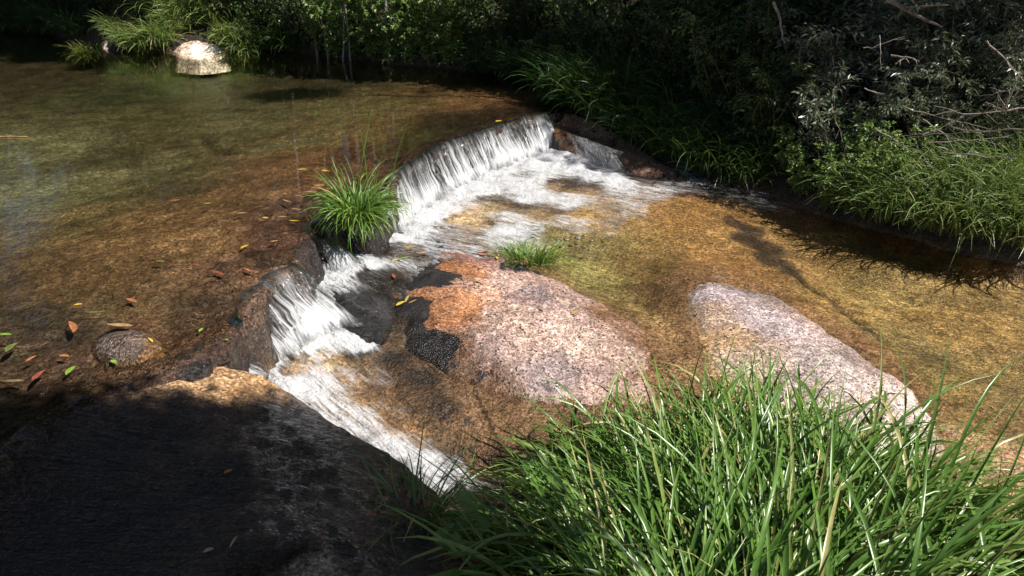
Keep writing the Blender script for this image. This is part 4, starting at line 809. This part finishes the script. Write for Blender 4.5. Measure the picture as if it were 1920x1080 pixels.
for (a, b, y0, y1, r) in [((1930, 205), (1780, 215), 5.0, 5.1, .010), ((1930, 240), (1690, 270), 4.8, 5.2, .008), ((1640, 240), (1750, 320), 5.4, 5.0, .008), ((1560, 195), (1580, 290), 5.7, 5.6, .006), ((1700, 105), (1680, 120), 5.5, 5.5, .012), ((1670, 105), (1720, 115), 5.4, 5.3, .012),
                          ((1650, 65), (1650, 130), 5.6, 5.5, .006), ((1620, 90), (1700, 65), 5.7, 5.6, .007), ((1850, 75), (1920, 160), 5.0, 4.9, .010), ((1920, 170), (1830, 180), 4.9, 5.0, .008), ((1660, 0), (1770, 50), 6.0, 5.8, .03), ((1740, 270), (1900, 260), 5.0, 4.8, .007), ((1760, 290), (1920, 300), 4.9, 4.7, .007),
                          ((1880, 210), (1920, 130), 4.8, 4.7, .008), ((1590, 285), (1650, 320), 5.5, 5.4, .006), ((1730, 225), (1800, 265), 5.1, 5.0, .008), ((1620, 165), (1660, 172), 5.6, 5.6, .008), ((1500, 120), (1510, 60), 6.2, 6.3, .008), ((1800, 230), (1930, 170), 5.0, 4.7, .007), ((1700, 200), (1860, 240), 5.2, 4.9, .006), ((1450, 0), (1470, 80), 6.4, 6.3, .02)]:
    branch(PY(*a, y0), PY(*b, y1), r*.65, 'bare silvery dead branch tangled in the grey green bushes')

# --- trees: trunk, limbs, crown. They shade the banks and the near slab.
def crown_mesh(nc, per, ll, seed):
    r = np.random.default_rng(seed); d = r.normal(0, 1, (nc, 3)); d /= np.linalg.norm(d, axis=1)[:, None]; C = d*(r.random(nc)**.45)[:, None]*.85
    pos = (C[:, None]+r.normal(0, .17, (nc, per, 3))).reshape(-1, 3); n = len(pos)
    v, f, t = leaves_mesh(pos, r.normal(0, 1, (n, 3))+np.array([0, 0, -.4]), r.normal(0, .6, (n, 3))+np.array([0, 0, 1.]), r.uniform(.7, 1.2, n)*ll, r.uniform(.7, 1.2, n)*ll*.5, r.beta(2, 2, n))
    m = make_mesh('crown', v, f, {'tint': t}, False); m.materials.append(L_C); return m
CROWNS = [crown_mesh(46, 80, .13, s) for s in (1, 2, 3)]; CROWN_D = crown_mesh(120, 170, .13, 9)
def tree(base, crowns, r0, label, group=None, dense=False):
    b = np.array(base, float); e = link('tree', None, loc=b); tag(e, label, 'tree', group)
    top = np.mean([c[0] for c in crowns], 0)-b; t = np.linspace(0, 1, 9)[:, None]
    tr = top*t*np.array([1, 1, 1.0]); tr[:, :2] *= t**.8; tr += np.sin(t*5)*np.array([.06, .05, 0]); link('trunk', make_mesh('trunk', *tube(tr, r0, r0*.45, 10)), M_BARK, parent=e)
    for c, rad in crowns:
        q = np.array(c)-b; k = tr[5]; link('limb', make_mesh('limb', *tube(np.stack([k, (k+q)/2+np.array([0, 0, .1]), q]), r0*.4, r0*.12, 7)), M_BARK, parent=e)
        o = link('crown', CROWN_D if dense else random.choice(CROWNS), parent=e, loc=q); o.scale = rad; o.rotation_euler = (0, 0, random.uniform(0, 6.28) if not dense else 0)
def over(px, py, h, z=0.2):
    g = ray_ground(px, py); return g+SUNV*(h/SUNV[2])
SHADE = [[(1120, 115)], [(1200, 120), (1260, 60)], [(1240, 180), (1290, 210)], [(1340, 170), (1390, 220)], [(1450, 130)], [(960, 100)], [(40, 35), (110, 30)], [(1350, 60), (1440, 40)]]
for i, sh in enumerate(SHADE):
    h = 4.2+(i % 3)*.7; cr = [(over(*q, h), (.95, .95, .8)) for q in sh]; m = np.mean([c[0] for c in cr], 0)
    bx_, by_ = m[0]+.6, m[1]+.3
    tree((bx_, by_, float(ground(bx_, by_))-.1), cr, .10, 'broadleaf tree whose high crown shades the wooded bank', 'trees shading the wooded bank')
for x, y, h in [(-12, 15.5, 12), (-9, 17, 14), (-6, 16.5, 14), (-3.2, 16, 14), (-.6, 15.8, 14), (2, 14.5, 14), (4.2, 13, 12), (6.5, 12.5, 11), (-14.5, 11, 10), (-7.5, 19, 17), (-4.5, 19, 17), (-1.8, 18.5, 17), (.8, 18, 17), (3.5, 16.5, 15), (-5.3, 14.2, 15), (-2.6, 13.4, 14.5), (-.2, 13.2, 15), (1.9, 12.4, 13), (-8.2, 14.8, 14)]:
    g = float(ground(x, y)); tree((x, y, g-.1), [((x+random.uniform(-.6, .6), y+random.uniform(-.5, .5), g+h*.85), (2.3, 1.8, 2.4)), ((x+random.uniform(-.9, .9), y-.4, g+h*.56), (2.4, 1.8, 2.4)), ((x+random.uniform(-.9, .9), y-.4, g+h*.3), (2.0, 1.5, 2.0))], .13, 'tall tree of the dark wood closing the far end of the pool', 'trees of the far wood')
tc = np.array([-1.0, 1.84, -.2])+SUNV*(3.6/SUNV[2])  # unseen tree added behind the camera, placed to cast the slab's shadow
tree((3.3, -1.2, float(ground(3.3, -1.2))-.1), [(tc, (1.0, .66, .6)), (tc+np.array([-.7, -.05, .15]), (.9, .66, .5)), (tc+np.array([.3, .2, 0]), (.5, .6, .4))], .09, 'added unseen tree whose dense bough throws shadow on the dark slab', dense=True)
for px, y, top, r in [(642, 10.4, -60, .012), (728, 10.2, -60, .02), (590, 10.8, -60, .02), (832, 10.2, -60, .014), (425, 12.3, -80, .13), (770, 11.4, -60, .05), (1385, 7.4, -60, .03), (655, 10.35, -60, .012), (620, 10.6, -60, .015), (690, 10.9, -60, .02), (540, 11.4, -60, .025), (880, 10.4, -60, .012)]:
    q = PY(px, 100, y); q[2] = float(ground(q[0], q[1]))-.05; h = 5.6; t = np.linspace(0, 1, 12)[:, None]; cc = np.array([rng.normal(0, .25), rng.normal(0, .1), h])*t+np.cumsum(rng.normal(0, .02, (12, 3)), 0)
    e = link('sapling_tree', None, loc=q); tag(e, 'thin bare trunk rising behind the pool shrubs' if r < .05 else 'thick brown trunk standing behind the shore', 'tree', 'thin trunks behind the pool' if r < .05 else 'thick trunks behind the pool')
    link('trunk', make_mesh('trunk', *tube(cc, r, r*.6, 8)), M_BARK if r > .03 else M_TWIG, parent=e); o = link('crown', random.choice(CROWNS), parent=e, loc=cc[-1]); o.scale = (.5, .5, .4)
